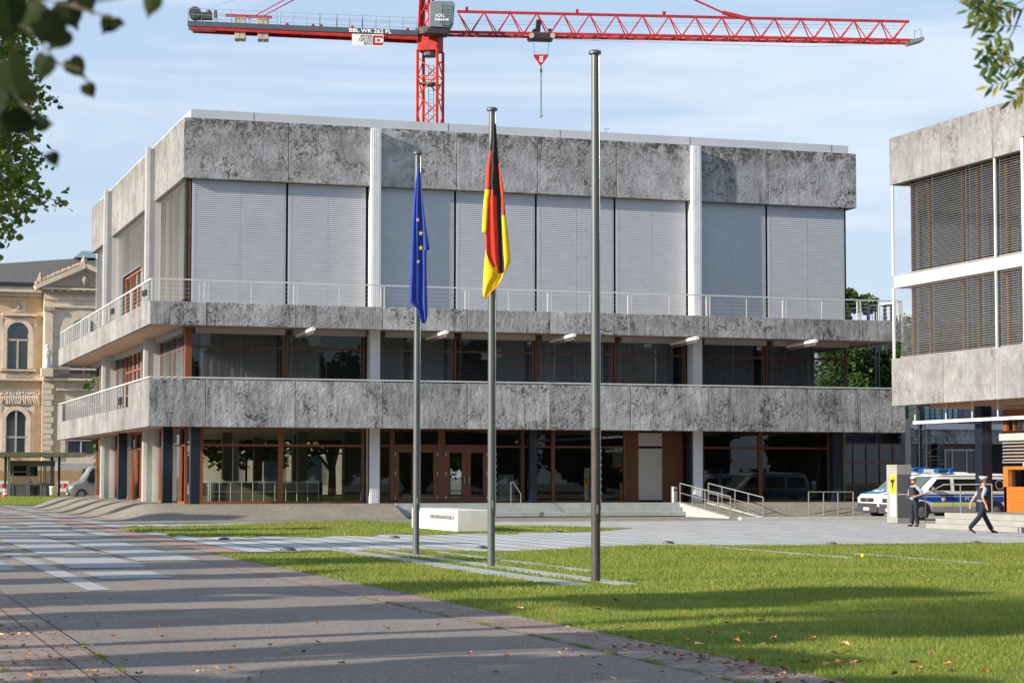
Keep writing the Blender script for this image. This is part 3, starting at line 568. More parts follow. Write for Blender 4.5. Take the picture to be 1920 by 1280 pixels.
# dark blue columns and ground floor reveals
def bluecol(x,y,w=.36): mb=MB(); mb.box(x-w/2,x+w/2,y-w/2,y+w/2,.6,LB+.12); mb.build('blue_column','blue',hall)
bluecol(fx(366.5,87.3),87.5,.40); bluecol(f(690),87.9,.22); bluecol(fx(1001,87.6),87.8,.32); bluecol(f(1288),87.9,.26); bluecol(fx(1569,87.6),87.8,.40)
for px in (228.5,312.5): bluecol(14.25,onX(px,900,14.25).y,.42)
# west side ground floor windows
for a,b,ms in ((88.7,93.3,(90.2,)),(93.4,95.95,()),(96.65,98.4,()),(98.5,103.6,(100,102)),(103.7,108.8,(105.2,)),(108.9,111.2,()),(111.85,119.5,(114,116))): window(west,a,b,.6,3.9,(tz,),ms,.1,'wood','glass')
for a,b in ((15,22),(23.2,30),(30.1,37.4),(38.2,45.5)): window(back,a,b,.6,3.9,(tz,),((a+b)/2,),.12,'wood_dark','glass')
# interior
mb=MB(); mb.box(14.75,45.8,88.55,119.6,.586,.60); mb.build('interior_floor','intfloor',hall)
mb=MB(); mb.box(14.75,45.8,88.55,119.6,3.87,3.905); mb.build('interior_ceiling','ceiling',hall)
mb=MB()
for x,y in ((18.5,100),(22.8,104),(21.3,96),(19,112),(22.6,113),(26.4,108)): mb.box(x-.22,x+.22,y-.22,y+.22,.6,3.9)
mb.build('interior_column','interior',hall)
mb=MB(); gx=[fx(845,97),fx(872,97)]
mb.box(23.6,gx[0],97,97.2,.6,3.87); mb.box(gx[1],46-.3,97,97.2,.6,3.87); mb.box(45.7,45.85,88.6,119,.6,3.87); mb.box(gx[0],gx[1],97,97.2,3.0,3.87)
mb.build('interior_wall','interior',hall)  # dark wall added so that the entrance doors look dark
mb=MB()
for a,b,y0 in ((15.9,20.8,90.3),):
    mb.box(a,b,y0-.02,y0+.02,1.5,1.54); mb.box(a,b,y0-.012,y0+.012,1.08,1.1)
    for i in range(11): x=a+(b-a)*i/10; mb.tube((x,y0,.6),(x,y0,1.5),.016,5)
    for i in range(5): mb.tube((a+.1,y0+.4*i,.6),(a+.1,y0+.4*i,1.5),.02,5)
    mb.box(a-.02,a+.02,y0,y0+2.2,1.5,1.54)
mb.build('stair_guard_rail','rail',hall)
mb=MB(); mb.box(17,23,99,99.3,.6,1.45); mb.box(24,27,94,94.1,.6,1.3); mb.build('counter','interior',hall)
mb=MB(); mb.box(fx(937,91),fx(964,91),91,91.25,.6,1.85); mb.build('white_kiosk','white',hall)
mb=MB()
for k in range(6): mb.box(38.4+k*.06,38.43+k*.06,90,90.03,.6,.9)
# tubular lamps under the upper balcony
for px,py,wd in ((588,619,0),(838,622,0),(1077,627,0),(1308,633,0),(1531,640,0)):
    p=onY(px,py,85.35); x=p.x
    o=thing('floodlight',(x,86.9,7.9),{588:'white tubular lamp under the upper balcony, leftmost, above the left glass bay',838:'white tubular lamp under the upper balcony just right of the blue flag',1077:'white tubular lamp under the upper balcony between middle and right flagpoles',1308:'white tubular lamp under the upper balcony beside the right white column',1531:'white tubular lamp under the upper balcony, rightmost of the row'}[px],'lamp','tubular lamps under the upper balcony')
    mb=MB(); mb.tube((x,85.35,7.93),(x-.08,88.2,7.83),.085,10); mb.build('lamp_tube','lightcover',o,smooth=True)
    mb=MB(); mb.tube((x-.01,85.5,7.76),(x-.07,88.1,7.66),.03,8); mb.tube((x,85.38,7.93),(x,85.48,7.74),.02,6); mb.tube((x-.05,87.2,7.9),(x-.05,87.2,8.08),.03,6); mb.build('bracket','steel',o)
# ---- entrance steps, ramp, rails
st=thing('entrance_steps',(30,86.6,0),'three wide greenish stone steps up to the wooden entrance doors','steps')
for i,(y,z) in enumerate(((86.2,.22),(86.55,.41),(86.9,.597))):
    xl=23.3-.12*(2-i)+.1; mb=MB(); x=xl; k=0
    while x<36.6:
        x2=min(x+(2.3 if k else 1.3+.5*i),36.6); mb.box(x+.004,x2-.004,y,y+.9 if i<2 else 88.2,z-.2,z); x=x2; k+=1
    mb.build('step','stair',st,bevel=.01)
rp=thing('access_ramp',(37.3,84.4,0),'sloping access ramp with pale stone side walls right of the steps','ramp')
def sloped(x0,x1,ya,yb,za,zb,zbase,mt,name):
    mb=MB(); mb.prism([(ya,zbase),(yb,zbase),(yb,zb),(ya,za)],x0,x1,'x'); return mb.build(name,mt,rp)
sloped(36.62,36.86,87.2,81.5,.62,.05,-.02,'stair','side_wall'); sloped(38.02,38.24,87.2,81.2,.62,.05,-.02,'stair','side_wall'); sloped(36.87,38.01,87.3,81.2,.585,.01,-.02,'g_gravel','ramp_surface')
def railing(name,pts,h,lab,cat,mids=(.5,),parent=None,r=.022,group=None,mt='ramprail'):
    o=thing(name,pts[0],lab,cat,group)
    mb=MB(); P=[Vector(p) for p in pts]
    for a,b in zip(P[:-1],P[1:]):
        mb.beam(a+Vector((0,0,h)),b+Vector((0,0,h)),.04,.035)
        for m in mids: mb.beam(a+Vector((0,0,h*m)),b+Vector((0,0,h*m)),.02,.02)
    mb.build('handrail',mt,o)
    for p in P: mb=MB(); mb.box(p.x-.018,p.x+.018,p.y-.022,p.y+.022,p.z,p.z+h); mb.build('post',mt,o)
    return o
def rz(y): return .05+(y-81.5)/(87.2-81.5)*.57
railing('ramp_railing',[(36.74,y,rz(y)) for y in (87.1,85.7,84.3,82.9,81.6)],.86,'low metal railing on the near left edge of the ramp','railing',group='ramp railings')
railing('ramp_railing',[(38.13,y,rz(y)) for y in (87.1,85.6,84.2,82.8,81.3)],.86,'low metal railing on the far right edge of the ramp','railing',group='ramp railings')
P=[(42.6,86.0,0),(43.3,85.9,0),(43.98,85.8,0),(44.7,85.7,0)]
railing('guard_railing',[(a,b,0.) for a,b,c in P],1.08,'thin white railing standing before the pebble slope left of the police vans','railing')
o=thing('stair_handrail',(30,87,.2),'thin steel handrail on the entrance steps, bent down at its near end','handrail')
hx=fx(958,87.3,905); mb=MB(); mb.tube((hx,87.3,.6),(hx,87.3,1.5),.02,6); mb.tube((hx,87.3,1.5),(hx,86.95,1.5),.02,6); mb.tube((hx,86.95,1.5),(hx+.02,86.0,1.02),.02,6); mb.tube((hx+.02,86.0,1.02),(hx+.02,86.0,.02),.02,6); mb.build('rail_tube','steel',o)
o=thing('litter_bin',(fx(1264,87.4),87.4,.6),'cylindrical steel litter bin at the top of the ramp','bin'); c=o.location
mb=MB(); mb.tube((c.x,c.y,.6),(c.x,c.y,1.3),.15,16); mb.build('bin_body','steel',o,smooth=True); mb=MB(); mb.tube((c.x,c.y,1.3),(c.x,c.y,1.34),.16,16); mb.box(c.x-.09,c.x+.09,c.y-.17,c.y-.1,1.12,1.22); mb.build('bin_lid','bumper',o)
# stone block with lettering
bx0,bx1,by0,by1=19.05,fx(928,63.2,975),63.2,68.6
o=thing('stone_block',((bx0+bx1)/2,66,0),'long low pale stone block with small dark lettering, standing on grass','stone block')
mb=MB(); mb.box(bx0,bx1,by0,by1,.03,.70); mb.build('block','stone',o,bevel=.012)
mb=MB(); mb.box(bx0+.06,bx1-.06,by0+.06,by1-.06,-.01,.03); mb.build('shadow_gap','dark',o)
ya,yb=onX(807,969,bx0).y,onX(852.5,969,bx0).y
t=text('lettering','BUNDESVERFASSUNGSGERICHT',.17,'lettering',o,(bx0-.004,ya,zY(830,971.5,65.5)),(0,-1,0),(0,0,1),.006)
me=t.data; ys=[v.co.y for v in me.vertices]; k=(ya-yb)/(max(ys)-min(ys)); mxy=max(ys)
for v in me.vertices: v.co.y=mxy+(v.co.y-mxy)*k
# flagpoles
PO=[onZ(780,1040),onZ(921,1062),onZ(1117,1090)]
def pole(p,h,lab,worn,band=False):
    o=thing('flagpole',(p.x,p.y,0),lab,'flagpole','three flagpoles in a row on the lawn')
    mb=MB(); z0=2.6*worn; mb.tube((p.x,p.y,z0),(p.x,p.y,h),.075,20,.062); mb.build('pole','pole',o,smooth=True)
    if worn: mb=MB(); mb.tube((p.x,p.y,-.02),(p.x,p.y,z0+.001),.079,20,.076); mb.build('pole_base','rust',o,smooth=True)
    mb=MB(); mb.tube((p.x,p.y,h),(p.x,p.y,h+.03),.11,20); mb.ball((p.x,p.y,h+.035),.112,16,8,(1,1,.35)); mb.build('finial','pole',o,smooth=True)
    mb=MB(); mb.box(p.x-.012,p.x+.012,p.y-.1,p.y-.07,1.15,1.3); mb.tube((p.x+.07,p.y-.05,1.0),(p.x+.06,p.y-.05,h-.05),.008,5)
    if band:
        for k in range(9): mb.ball((p.x+.085,p.y-.03,1.25+k*.12),.02,6,4)
    mb.build('halyard','steel',o); return o
hs=[onY(784,285,PO[0].y).z-.05,onY(922,203,PO[1].y).z-.05,onY(1127,97,PO[2].y).z-.05]
# raise slightly leaning heads straight
pole(PO[0],hs[0],'grey flagpole carrying the blue flag with yellow stars, farthest of the row',0)
pole(PO[1],hs[1],'grey flagpole carrying the black red and gold flag, middle of the row',0,True)
pole(PO[2],hs[2],'bare grey flagpole without a flag, dark and worn at its foot',1,True)
# flags: hanging folded cloth
def flag(name,rows,Y,ox,oy,sc,mts,lab,lean=0):
    o=thing(name,onY(ox+rows[0][1][0]/sc,oy+rows[0][0]/sc,Y),lab,'flag'); mb=MB(); 
    def interp(rows,step):
        out=[]
        for (ya,A,ma),(yb,B,mb_) in zip(rows[:-1],rows[1:]):
            n=max(1,int(round((yb-ya)/step)))
            for i in range(n):
                t=i/n; out.append((ya+(yb-ya)*t,[a+(b-a)*t for a,b in zip(A,B)],ma))
        out.append(rows[-1]); return out
    rr=interp(rows,18); S=5; prev=None
    for y,A,m in rr:
        xs=[];dd=[];k=0
        D=[.03*math.sin(j*2.1+.4+y*.0015) for j in range(len(A))]
        for j in range(len(A)-1):
            wj=min(1,(A[j+1]-A[j])/24)
            for s in range(S):
                t=s/S; xs.append(A[j]+(A[j+1]-A[j])*t); dd.append(D[j]+(D[j+1]-D[j])*t+(1 if j%2 else -1)*.022*wj*math.sin(math.pi*t))
        xs.append(A[-1]); dd.append(D[-1])
        w=min(1,(A[-1]-A[0])/60)
        row=[onY(ox+x/sc,oy+y/sc,Y-.13+d*w) for x,d in zip(xs,dd)]
        if prev:
            for i in range(len(row)-1):
                mb.cur=m[min(i//S,len(m)-1)]; mb.add([prev[i],prev[i+1],row[i+1],row[i]],[(0,1,2,3)])
        prev=row
    # rear folds
    mb.cur=0
    c=mb.build('cloth',mts,o,smooth=True); bm=bmesh.new(); bm.from_mesh(c.data); bmesh.ops.remove_doubles(bm,verts=bm.verts,dist=.0004); bmesh.ops.recalc_face_normals(bm,faces=bm.faces); bm.to_mesh(c.data); bm.free()
    s=c.modifiers.new('thickness','SOLIDIFY'); s.thickness=.004; s.offset=1
    return o
# materials 0 black 1 red 2 gold; five strips: left-outer, left-inner, centre, right-inner, right-outer
g=[(150,[532,536,540,545,549,552],[0]*5),(300,[518,530,541,552,560,563],[0]*5),(322,[515,525,535,548,560,566],[1,0,0,0,0]),(385,[503,523,538,552,568,572],[1,0,0,0,1]),(480,[497,519,530,552,575,590],[1,0,0,0,1]),
   (526,[492,517,536,553,580,594],[2,1,0,0,1]),(560,[487,511,530,555,584,597],[2,1,1,0,1]),(650,[481,505,532,558,584,604],[2,1,1,0,1]),(672,[480,504,533,559,585,607],[2,1,1,0,2]),(742,[477,499,535,563,588,618],[2,1,1,0,2]),
   (744,[495,499,535,563,588,618],[1,1,1,0,2]),(860,[497,499,540,567,594,630],[2,1,1,0,2]),(900,[490,515,545,569,598,632],[2,1,1,0,2]),(950,[487,545,558,571,600,608],[2,2,1,0,2]),(984,[485,540,566,571,588,590],[2,2,2,2,2]),(1030,[483,510,535,560,564,566],[2]*5),(1080,[481,490,500,508,512,515],[2]*5),(1106,[497,498,499,500,501,502],[2]*5)]
flag('national_flag',g,PO[1].y,740,180,2.908,('fblack','fred','fgold'),'black red and gold flag hanging limp on the middle flagpole')
e=[(366,[128,129,130,132,133,134],[0]*5),(420,[121,125,130,135,139,142],[0]*5),(560,[104,113,125,136,145,152],[0]*5),(700,[93,108,122,140,157,168],[0]*5),(836,[88,104,124,140,164,190],[0]*5),(844,[87,104,124,140,158,173],[0]*5),(960,[85,100,122,145,160,173],[0]*5),(1090,[79,95,118,142,160,176],[0]*5),(1122,[79,95,118,142,160,177],[0]*5),(1158,[120,128,136,148,162,178],[0]*5),(1200,[133,139,147,156,166,178],[0]*5),(1238,[150,152,155,158,162,166],[0]*5)]
fl=flag('union_flag',e,PO[0].y,740,180,2.908,('eublue',),'blue flag with yellow stars hanging limp on the left flagpole')
mb=MB()
for sx,sy,r in ((126,675,12),(143,748,15),(143,828,15),(128,903,11)):
    c=onY(740+sx/2.908,180+sy/2.908,PO[0].y-.27); rr=r/2.908/84
    vs=[(c.x+math.sin(i*math.pi/5)*(rr if i%2==0 else rr*.42)*(.85),c.y,c.z+math.cos(i*math.pi/5)*(rr if i%2==0 else rr*.42)) for i in range(10)]
    mb.add(vs,[tuple(range(10))])
s_=mb.build('star','eustar',fl); q=s_.modifiers.new('t','SOLIDIFY'); q.thickness=.008
# ================================================================ RIGHT BUILDING
def kk(px,py=700): r=ray(px,py); return r.y/r.x
RX=41.3
rb=thing('office_wing',(50,60,0),'pale concrete office wing on dark columns with half open blinds, at the right edge','building')
LOCr=Wall('west',RX)
def rzz(px,py,X=RX): return onX(px,py,X).z
Yc=RX*kk(1671.5); yj=[Yc,71.62,67.82,64.0,60.2,56.4,52.6,48.8,45]
tT,tB=15.62,13.68; bT,bB=6.56,4.64
for a,b in zip(yj[1:],yj[:-1]):
    panel(LOCr,a,b,-.25,0,tB,tT,'conc_bright',rb)
    panel(LOCr,a,b,-.25,0,bB,bT,'conc_bright',rb)
for zz0,zz1 in ((tB,tT),(bB,bT)):
    for x in range(5): panel(Wall('back',Yc),RX+.02+3.8*x,RX+3.8*(x+1),-.25,-.001,zz0,zz1,'conc_bright',rb)
mb=MB(); mb.box(RX+.26,60,45,Yc-.26,tB+.3,tT-.05); mb.box(RX+.26,60,45,Yc-.26,bB+.25,bT-.05); mb.box(RX+.9,60,45,Yc-.9,9.5,9.8); mb.build('floor_slab','ceiling',rb)
mb=MB(); mb.box(RX+.26,60,45,Yc-.26,bB+.12,bB+.24); mb.box(RX+1.2,60,45,Yc-1.0,bB-.12,bB+.115); mb.build('soffit','soffit',rb)
mb=MB(); mb.box(RX+.1,RX+.32,45,Yc-.3,9.45,9.93); mb.box(RX+.1,59,Yc-.32,Yc-.1,9.45,9.93); mb.build('white_fascia','parapet',rb)
W2=Wall('west',RX+.55)
for z0_,z1_ in ((bT,9.45),(9.95,tB+.1)):
    for a,b,m in ((67.805,Yc-.75,(69.9,71.0,73.6)),(64.005,67.795,()),(60.3,63.995,()),(56.5,60.295,()),(48,56.495,())):
        window(W2,a,b,z0_+.02,z1_,(),m,.06,'wood_dark','glass_blue',rb)
    for a,b in ((69.95,Yc-.45),(67.86,69.9),(64.06,67.74),(60.3,63.94),(48,60.2)):
        blind(LOCr,a,b,z0_+.06,z1_-.02,d=-.22,tilt=24,pitch=.09,wid=.066,mt='blind_sunside',parent=rb)
    mb=MB(); mb.box(RX+1.2,59,46,Yc-1.2,z0_,z1_); mb.build('wing_room_shade','dark',rb)  # near-black block painted in place of the wing's unlit depth
    mb=MB(); 
    for a,b in ((74.1,74.9),(71.9,73.0),(69,69.6),(68,68.6),(65,67)): mb.box(RX+.9,RX+.95,a,b,z0_+.1,z1_-.1)
    mb.build('curtain','curtain',rb)
mb=MB()
for y in (Yc-.1,67.8,64): 
    w_=.06 if y>72 else .035
    mb.box(RX+.05,RX+.12,y-w_,y+w_,bT,9.45); mb.box(RX+.05,RX+.12,y-w_,y+w_,9.93,tB)
mb.build('blind_guide','white',rb)
# projecting volume at the frame edge
PX=39.9; Yp=PX*kk(1909,200)
Wp=Wall('west',PX); zt=rzz(1909,166,PX); zb=rzz(1911,258,PX)
for k in range(3): panel(Wp,Yp-3.8*(k+1),Yp-3.8*k,-.25,0,zb,zt+.2,'conc_bright',rb)
panel(Wall('back',Yp),PX+.01,RX+6,-.25,-.002,zb,zt+.2,'conc_bright',rb)
mb=MB(); mb.box(PX+.26,RX+5,Yp-11,Yp-.26,zb+.1,zt); mb.build('upper_slab','ceiling',rb)
zb2=rzz(1909,722,PX); zt2=rzz(1909,641,PX)
for k in range(3): panel(Wp,Yp-3.8*(k+1),Yp-3.8*k,-.25,0,bB,zt2,'conc_bright',rb)
panel(Wall('back',Yp),PX+.01,RX,-.25,-.002,bB,zt2,'conc_bright',rb)
mb=MB(); mb.box(PX+.05,PX+.13,Yp-.18,Yp-.04,zt2,zb); mb.build('blind_guide','white',rb)
for k in range(2): blind(Wp,Yp-3.7*(k+1),Yp-3.7*k-.25,zt2+.05,zb-.05,d=-.2,tilt=24,pitch=.09,wid=.066,mt='blind_sunside',parent=rb)
mb=MB(); mb.box(PX+.4,RX+.0,Yp-11,Yp-.5,zt2,zb); mb.build('wing_room_shade','dark',rb)  # interior darkness painted as a solid near-black block
# undercroft: column, hanging tube, ground-floor windows
CX=43.0; cy=CX*kk(1842); mb=MB(); mb.box(CX-.22,CX+.22,cy-.26,cy+.26,.3,bB+.1); mb.build('blue_column','blue',rb)
mb=MB(); mb.box(47.5,47.9,70,70.5,.3,bB); mb.build('blue_column','blue',rb)
HX=42.2; zz=rzz(1800,788,HX)
mb=MB(); ye=HX*kk(1713); mb.box(HX-.06,HX+.06,50,ye,zz-.06,zz+.06)
for px in (1715,1773,1822,1870): y=HX*kk(px); mb.box(HX-.02,HX+.02,y-.02,y+.02,zz+.06,bB+.1)
mb.build('hanging_pipe','white',rb)  # white pipe beam hung from the soffit on rods
QX=43.5; yq=QX*kk(1879); WQ=Wall('west',QX)
def qz(py): return rzz(1880,py,QX)
window(WQ,yq-8,yq,qz(812),qz(768),(),(yq-.75,yq-1.5),.28,'wood','glass_blue',rb)
mb=MB(); WQ.box(mb,yq-8,yq+.05,-.3,.15,qz(826),qz(812)); mb.build('blind_box','greyframe',rb)
blind(WQ,yq-7,yq-.05,qz(866),qz(827),d=.05,tilt=30,pitch=.13,wid=.1,mt='blind_sunside',parent=rb)
mb=MB(); WQ.box(mb,yq-7,yq-.05,-.12,-.1,qz(866),qz(827)); mb.build('window_recess','wood_dark',rb)
bo=thing('guard_booth',(QX+1,yq-1,.4),'orange timber boarded booth with a window at the right edge','booth')
mb=MB(); WQ.box(mb,yq-6,yq,-.25,.0,.42,qz(912)); WQ.box(mb,yq-.35,yq,-.25,.02,qz(912),qz(876)); 
WQ.box(mb,yq-6,yq,-.25,.01,qz(880),qz(874)); mb.box(QX,QX+3,yq-.2,yq-.01,.42,qz(874)-.003); mb.build('booth_frame','orange',bo)
mb=MB(); z=.5
while z<qz(915): WQ.box(mb,yq-5.9,yq-.45,.0,.03,z,z+.09); z+=.105
mb.build('boards','orange',bo); mb=MB(); WQ.box(mb,yq-5.9,yq-.36,-.15,-.14,qz(912),qz(880)); mb.build('pane','glass_blue',bo)
mb=MB(); WQ.box(mb,yq-5.9,yq-.05,-1.6,-1.5,.42,qz(874)); mb.build('back_panel','interior',bo)
# terrace steps
te=thing('terrace_steps',(39,60,0),'low terrace of pale stone steps in front of the orange booth','steps')
for i,(px,x,z) in enumerate(((1735,36.5,.16),(1754,36.95,.33),(1771,37.4,.52))):
    mb=MB(); ye=x*kk(px,975); y=ye
    while y>40: mb.box(x,x+.6 if i<2 else 60,max(y-2.2,40)+.004,y-.004,z-.2 if i else -.05,z); y-=2.2
    mb.build('step','terrace',te,bevel=.008)
o=thing('terrace_handrail',(37.8,64,.5),'steel handrail with sloping end on the terrace between the two officers','handrail')
x=37.7; mb=MB(); ys=[x*kk(p,930) for p in (1735,1770,1801,1860)]
mb.tube((x,ys[0],1.15),(x,ys[1],1.5),.022,6); mb.tube((x,ys[1],1.5),(x,ys[3],1.52),.022,6); mb.tube((x,ys[2],.52),(x,ys[2],1.5),.022,6); mb.tube((x,ys[0],0.0),(x,ys[0],1.15),.022,6); mb.tube((x,ys[3],.52),(x,ys[3],1.52),.022,6)
mb.build('rail_tube','steel',o)
# stele sign
o=thing('info_stele',(39.9,72.3,0),'grey information pillar with yellow eagle sign and dark panel','sign pillar')
y1=72.5; x0=39.25; wz=zY(1663,871,72.4)
xa,xb=fx(1682,71.2,925),fx(1709.5,71.2,925); yA=71.2
yB=xa*kk(1662.5,925)
mb=MB(); mb.box(xa,xb,yA,yB,.0,wz); mb.build('pillar','terrace',o,bevel=.01)
mb=MB(); mb.box(xa+.0,xb-.06,yA-.012,yA,.22,zY(1690,889,yA)); mb.build('dark_panel','hut',o)
yl=[xa*kk(1668.5,900),xa*kk(1680,900)]; zl=[onX(1672,924,xa).z,onX(1672,890.5,xa).z]
mb=MB(); mb.box(xa-.014,xa-.001,yl[1],yl[0],zl[0],zl[1]); mb.build('yellow_plate','yellow',o)
mb=MB(); mb.box(xa-.012,xa-.001,yl[1],yl[0],.25,zl[0]-.03); mb.build('grey_plate','parapet',o)
# eagle emblem (body, spread wings, tail, claws) on the plate
cyy=(yl[0]+yl[1])/2; cz=(zl[0]+zl[1])/2+.06; s=(yl[0]-yl[1])*.40; pl=[]
half=[(0,.95),(.16,.85),(.12,.6),(.22,.5),(.95,.95),(.88,.6),(1.0,.45),(.82,.35),(.92,.15),(.66,.12),(.70,-.12),(.45,-.05),(.3,-.25),(.55,-.5),(.42,-.62),(.2,-.45),(.3,-1.25),(.12,-1.1),(0,-1.35)]
pts=half+[(-a,b) for a,b in half[::-1][1:-1]]
mb=MB(); mb.prism([(cyy-a*s,cz+b*s) for a,b in pts],xa-.02,xa-.0145,'x'); mb.build('eagle_emblem','black',o)
mb=MB(); mb.box(xa-.018,xa-.0145,cyy-s*.8,cyy+s*.8,zl[0]+.05,zl[0]+.07); mb.build('small_line','black',o)
text('lettering','Bundesverfassungsgericht',.062,'cream',o,((xa+xb)/2-.02,yA-.014,zY(1695,926,yA)-.02),(1,0,0),(0,0,1),.002,'CENTER',.85)
# ================================================================ COURTYARD WING between the buildings
cw=thing('courtyard_wing',(58,112,0),'dark shaded link building with concrete band and pale blue windows in the gap','building')
CY=108.0; CWf=Wall('front',CY)
def cx(px): return fx(px,CY,820)
def cz_(px,py): return zY(px,py,CY)
zB0,zB1=cz_(1780,832),cz_(1780,805)
xs=[cx(1700),cx(1768),cx(1870),cx(1940)]
for a,b in zip(xs[:-1],xs[1:]): panel(CWf,a,b,-.2,0,zB0,zB1,'conc_band',cw)
mb=MB(); CWf.box(mb,cx(1700),cx(1960),.0,.1,zB1,zB1+.35); mb.build('white_fascia','parapet',cw)
mb=MB(); CWf.box(mb,cx(1752),cx(1815),-1.2,-1.1,zB1+.4,cz_(1780,755)); mb.build('blue_window','bluepanel',cw)
mb=MB()
for px in (1762,1771,1785,1795,1805): CWf.box(mb,cx(px)-.03,cx(px)+.03,-1.1,-1.05,zB1+.4,cz_(1780,755))
mb.build('window_bar','bumper',cw)
mb=MB(); CWf.box(mb,cx(1722),cx(1738),-1.2,-1.1,zB1+.4,cz_(1730,755)); mb.build('green_panel','greenfac',cw)
panel(CWf,cx(1815),cx(1900),-1.2,-1.0,zB1+.4,cz_(1830,750),'conc_bright',cw)
mb=MB(); CWf.box(mb,cx(1700),cx(1960),-9,-1.3,zB1+.0,cz_(1780,735)); mb.build('wall','interior',cw)
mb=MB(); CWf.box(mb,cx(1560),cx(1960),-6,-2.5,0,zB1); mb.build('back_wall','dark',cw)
mb=MB(); CWf.box(mb,cx(1771),cx(1830),-.5,-.3,cz_(1800,842),zB0); mb.build('timber_lintel','wood_dark',cw)
mb=MB()
for px in (1765,): CWf.box(mb,cx(px)-.22,cx(px)+.22,-.5,-.1,0,zB0)
mb.build('blue_column','vblue' if False else 'blue',cw)
window(CWf,cx(1771),cx(1830),0,cz_(1800,842),(1.2,),(cx(1785),cx(1812)),.08,'grey_trim','glass_dim',cw); window(CWf,cx(1705),cx(1745),0,zB0,(1,2.3,3.3),(cx(1722),),.1,'wood_dark','glass_dim',cw)
window(CWf,cx(1580),cx(1700),.5,zB0,(1.3,2.6),(cx(1600),cx(1625),cx(1650),cx(1675)),.08,'wood_dark','glass_dim',cw)
mb=MB(); cxx=fx(1702,92,850); mb.box(cxx-.13,cxx+.17,92,92.4,0,zY(1702,785,92)); mb.build('grey_pier','grey_trim',cw)
# spiral stair in the gap
sp=thing('spiral_staircase',(fx(1727,98),98,0),'dark steel spiral staircase in the shadow between the two buildings','staircase'); c=sp.location
mb=MB(); mb.tube((c.x,c.y,0),(c.x,c.y,6),.09,8); mb.build('centre_post','bumper',sp)
mb=MB()
for i in range(26):
    a=i*.5; z=.25+i*.2; d=Vector((math.cos(a),math.sin(a),0)); mb.beam((c.x,c.y,z),(c.x+d.x*1.15,c.y+d.y*1.15,z),.32,.04)
mb.build('treads','cabgrey',sp)
mb=MB()
for i in range(26):
    a=i*.5; z=.25+i*.2; d=Vector((math.cos(a),math.sin(a),0)); e=Vector((math.cos(a+.5),math.sin(a+.5),0)); p=c+d*1.15; q=c+e*1.15
    mb.tube((p.x,p.y,z),(p.x,p.y,z+1),.012,5); mb.tube((p.x,p.y,z+1),(q.x,q.y,z+1.2),.02,5)
mb.build('railing','bumper',sp)
for px in (1723,1736): mb=MB(); x=fx(px,96); mb.tube((x,96,0),(x,96,5.2),.04,6); mb.build('hanger_rod','steel',sp)
# roof frame behind the upper balcony
o=thing('roof_terrace_frame',(fx(1650,100),100,8),'grey metal frame with thin bars behind the balcony between the buildings','metal frame')
mb=MB(); xa_,xb_=fx(1628,100,590),fx(1672,100,590); zt_=zY(1640,570,100)
for x in (xa_,xa_+1,xb_): mb.box(x-.05,x+.05,99.9,100.1,8.6,zt_)
mb.box(xa_,xb_,99.9,100.1,zt_-.1,zt_)
for k in range(9): mb.tube((xa_+1+.3*k,102,8.6),(xa_+1+.3*k,102,zt_-.4),.02,5)
mb.build('frame','cabgrey',o)
# scaffold like mast in the gap
mb=MB()
for px in (1642,1648): x=fx(px,110,680); mb.tube((x,110,0),(x,110,12),.05,6)
mb.build('mast_rod','bumper',o)
# ================================================================ CRANE
DJ=170.
jd=Vector((math.cos(YAW)*.995+math.sin(YAW)*.103,-math.sin(YAW)*.995+math.cos(YAW)*.103,0)).normalized()   # along the jib
jn=Vector((-jd.y,jd.x,0))                                                                                # away from the viewer
fwd=Vector((math.sin(YAW),math.cos(YAW),0)); r0=ray(807,60); mc=r0*(DJ/r0.dot(fwd)); mc=Vector((mc.x,mc.y,0))
def onJ(px,py,off=0.):
    r=ray(px,py); o_=mc+jn*off; t=o_.dot(jn)/r.dot(jn); p=r*t; return Vector((p.x,p.y,p.z+EYE))
cr_=thing('tower_crane',(mc.x,mc.y,0),'red tower crane with lattice jib and grey cab rising behind the building','crane')
# mast
ma=R(-18.26-14.5); ax=Vector((math.cos(ma),math.sin(ma),0)); ay=Vector((-math.sin(ma),math.cos(ma),0)); hw=.84
mz=onJ(807,96).z; corners=[(-1,-1),(1,-1),(1,1),(-1,1)]
def mp_(i,j,z): return mc+ax*i*hw+ay*j*hw+Vector((0,0,z))
mb=MB()
for i,j in corners: mb.beam(mp_(i,j,0),mp_(i,j,mz),.2,.2)
z=2.0; k=0
while z<mz-1.2:
    for a in range(4):
        p,q=corners[a],corners[(a+1)%4]
        if k%2: p,q=q,p
        mb.tube(mp_(*p,z),mp_(*q,z+1.55),.06,5)
        if k%3==0: mb.tube(mp_(*p,z),mp_(*q,z),.05,5)
    z+=1.55; k+=1
mb.build('mast','orangered',cr_)
mb=MB(); 
for i,j in ((-.35,0.6),(.15,.6)): mb.tube(mp_(i,j,0),mp_(i,j,mz-1),.03,5)
z=.3
while z<mz-1: mb.tube(mp_(-.35,.6,z),mp_(.15,.6,z),.018,4); z+=.35
zp=onJ(807,160).z; mb.add([mp_(-.8,-.8,zp),mp_(.8,-.8,zp),mp_(.8,.8,zp),mp_(-.8,.8,zp),mp_(-.8,-.8,zp+.12),mp_(.8,-.8,zp+.12),mp_(.8,.8,zp+.12),mp_(-.8,.8,zp+.12)],[(0,1,2,3),(4,5,6,7),(0,1,5,4),(1,2,6,5),(2,3,7,6),(3,0,4,7)])
mb.build('mast_ladder','bumper',cr_)
zs=onJ(807,68).z; mb=MB()
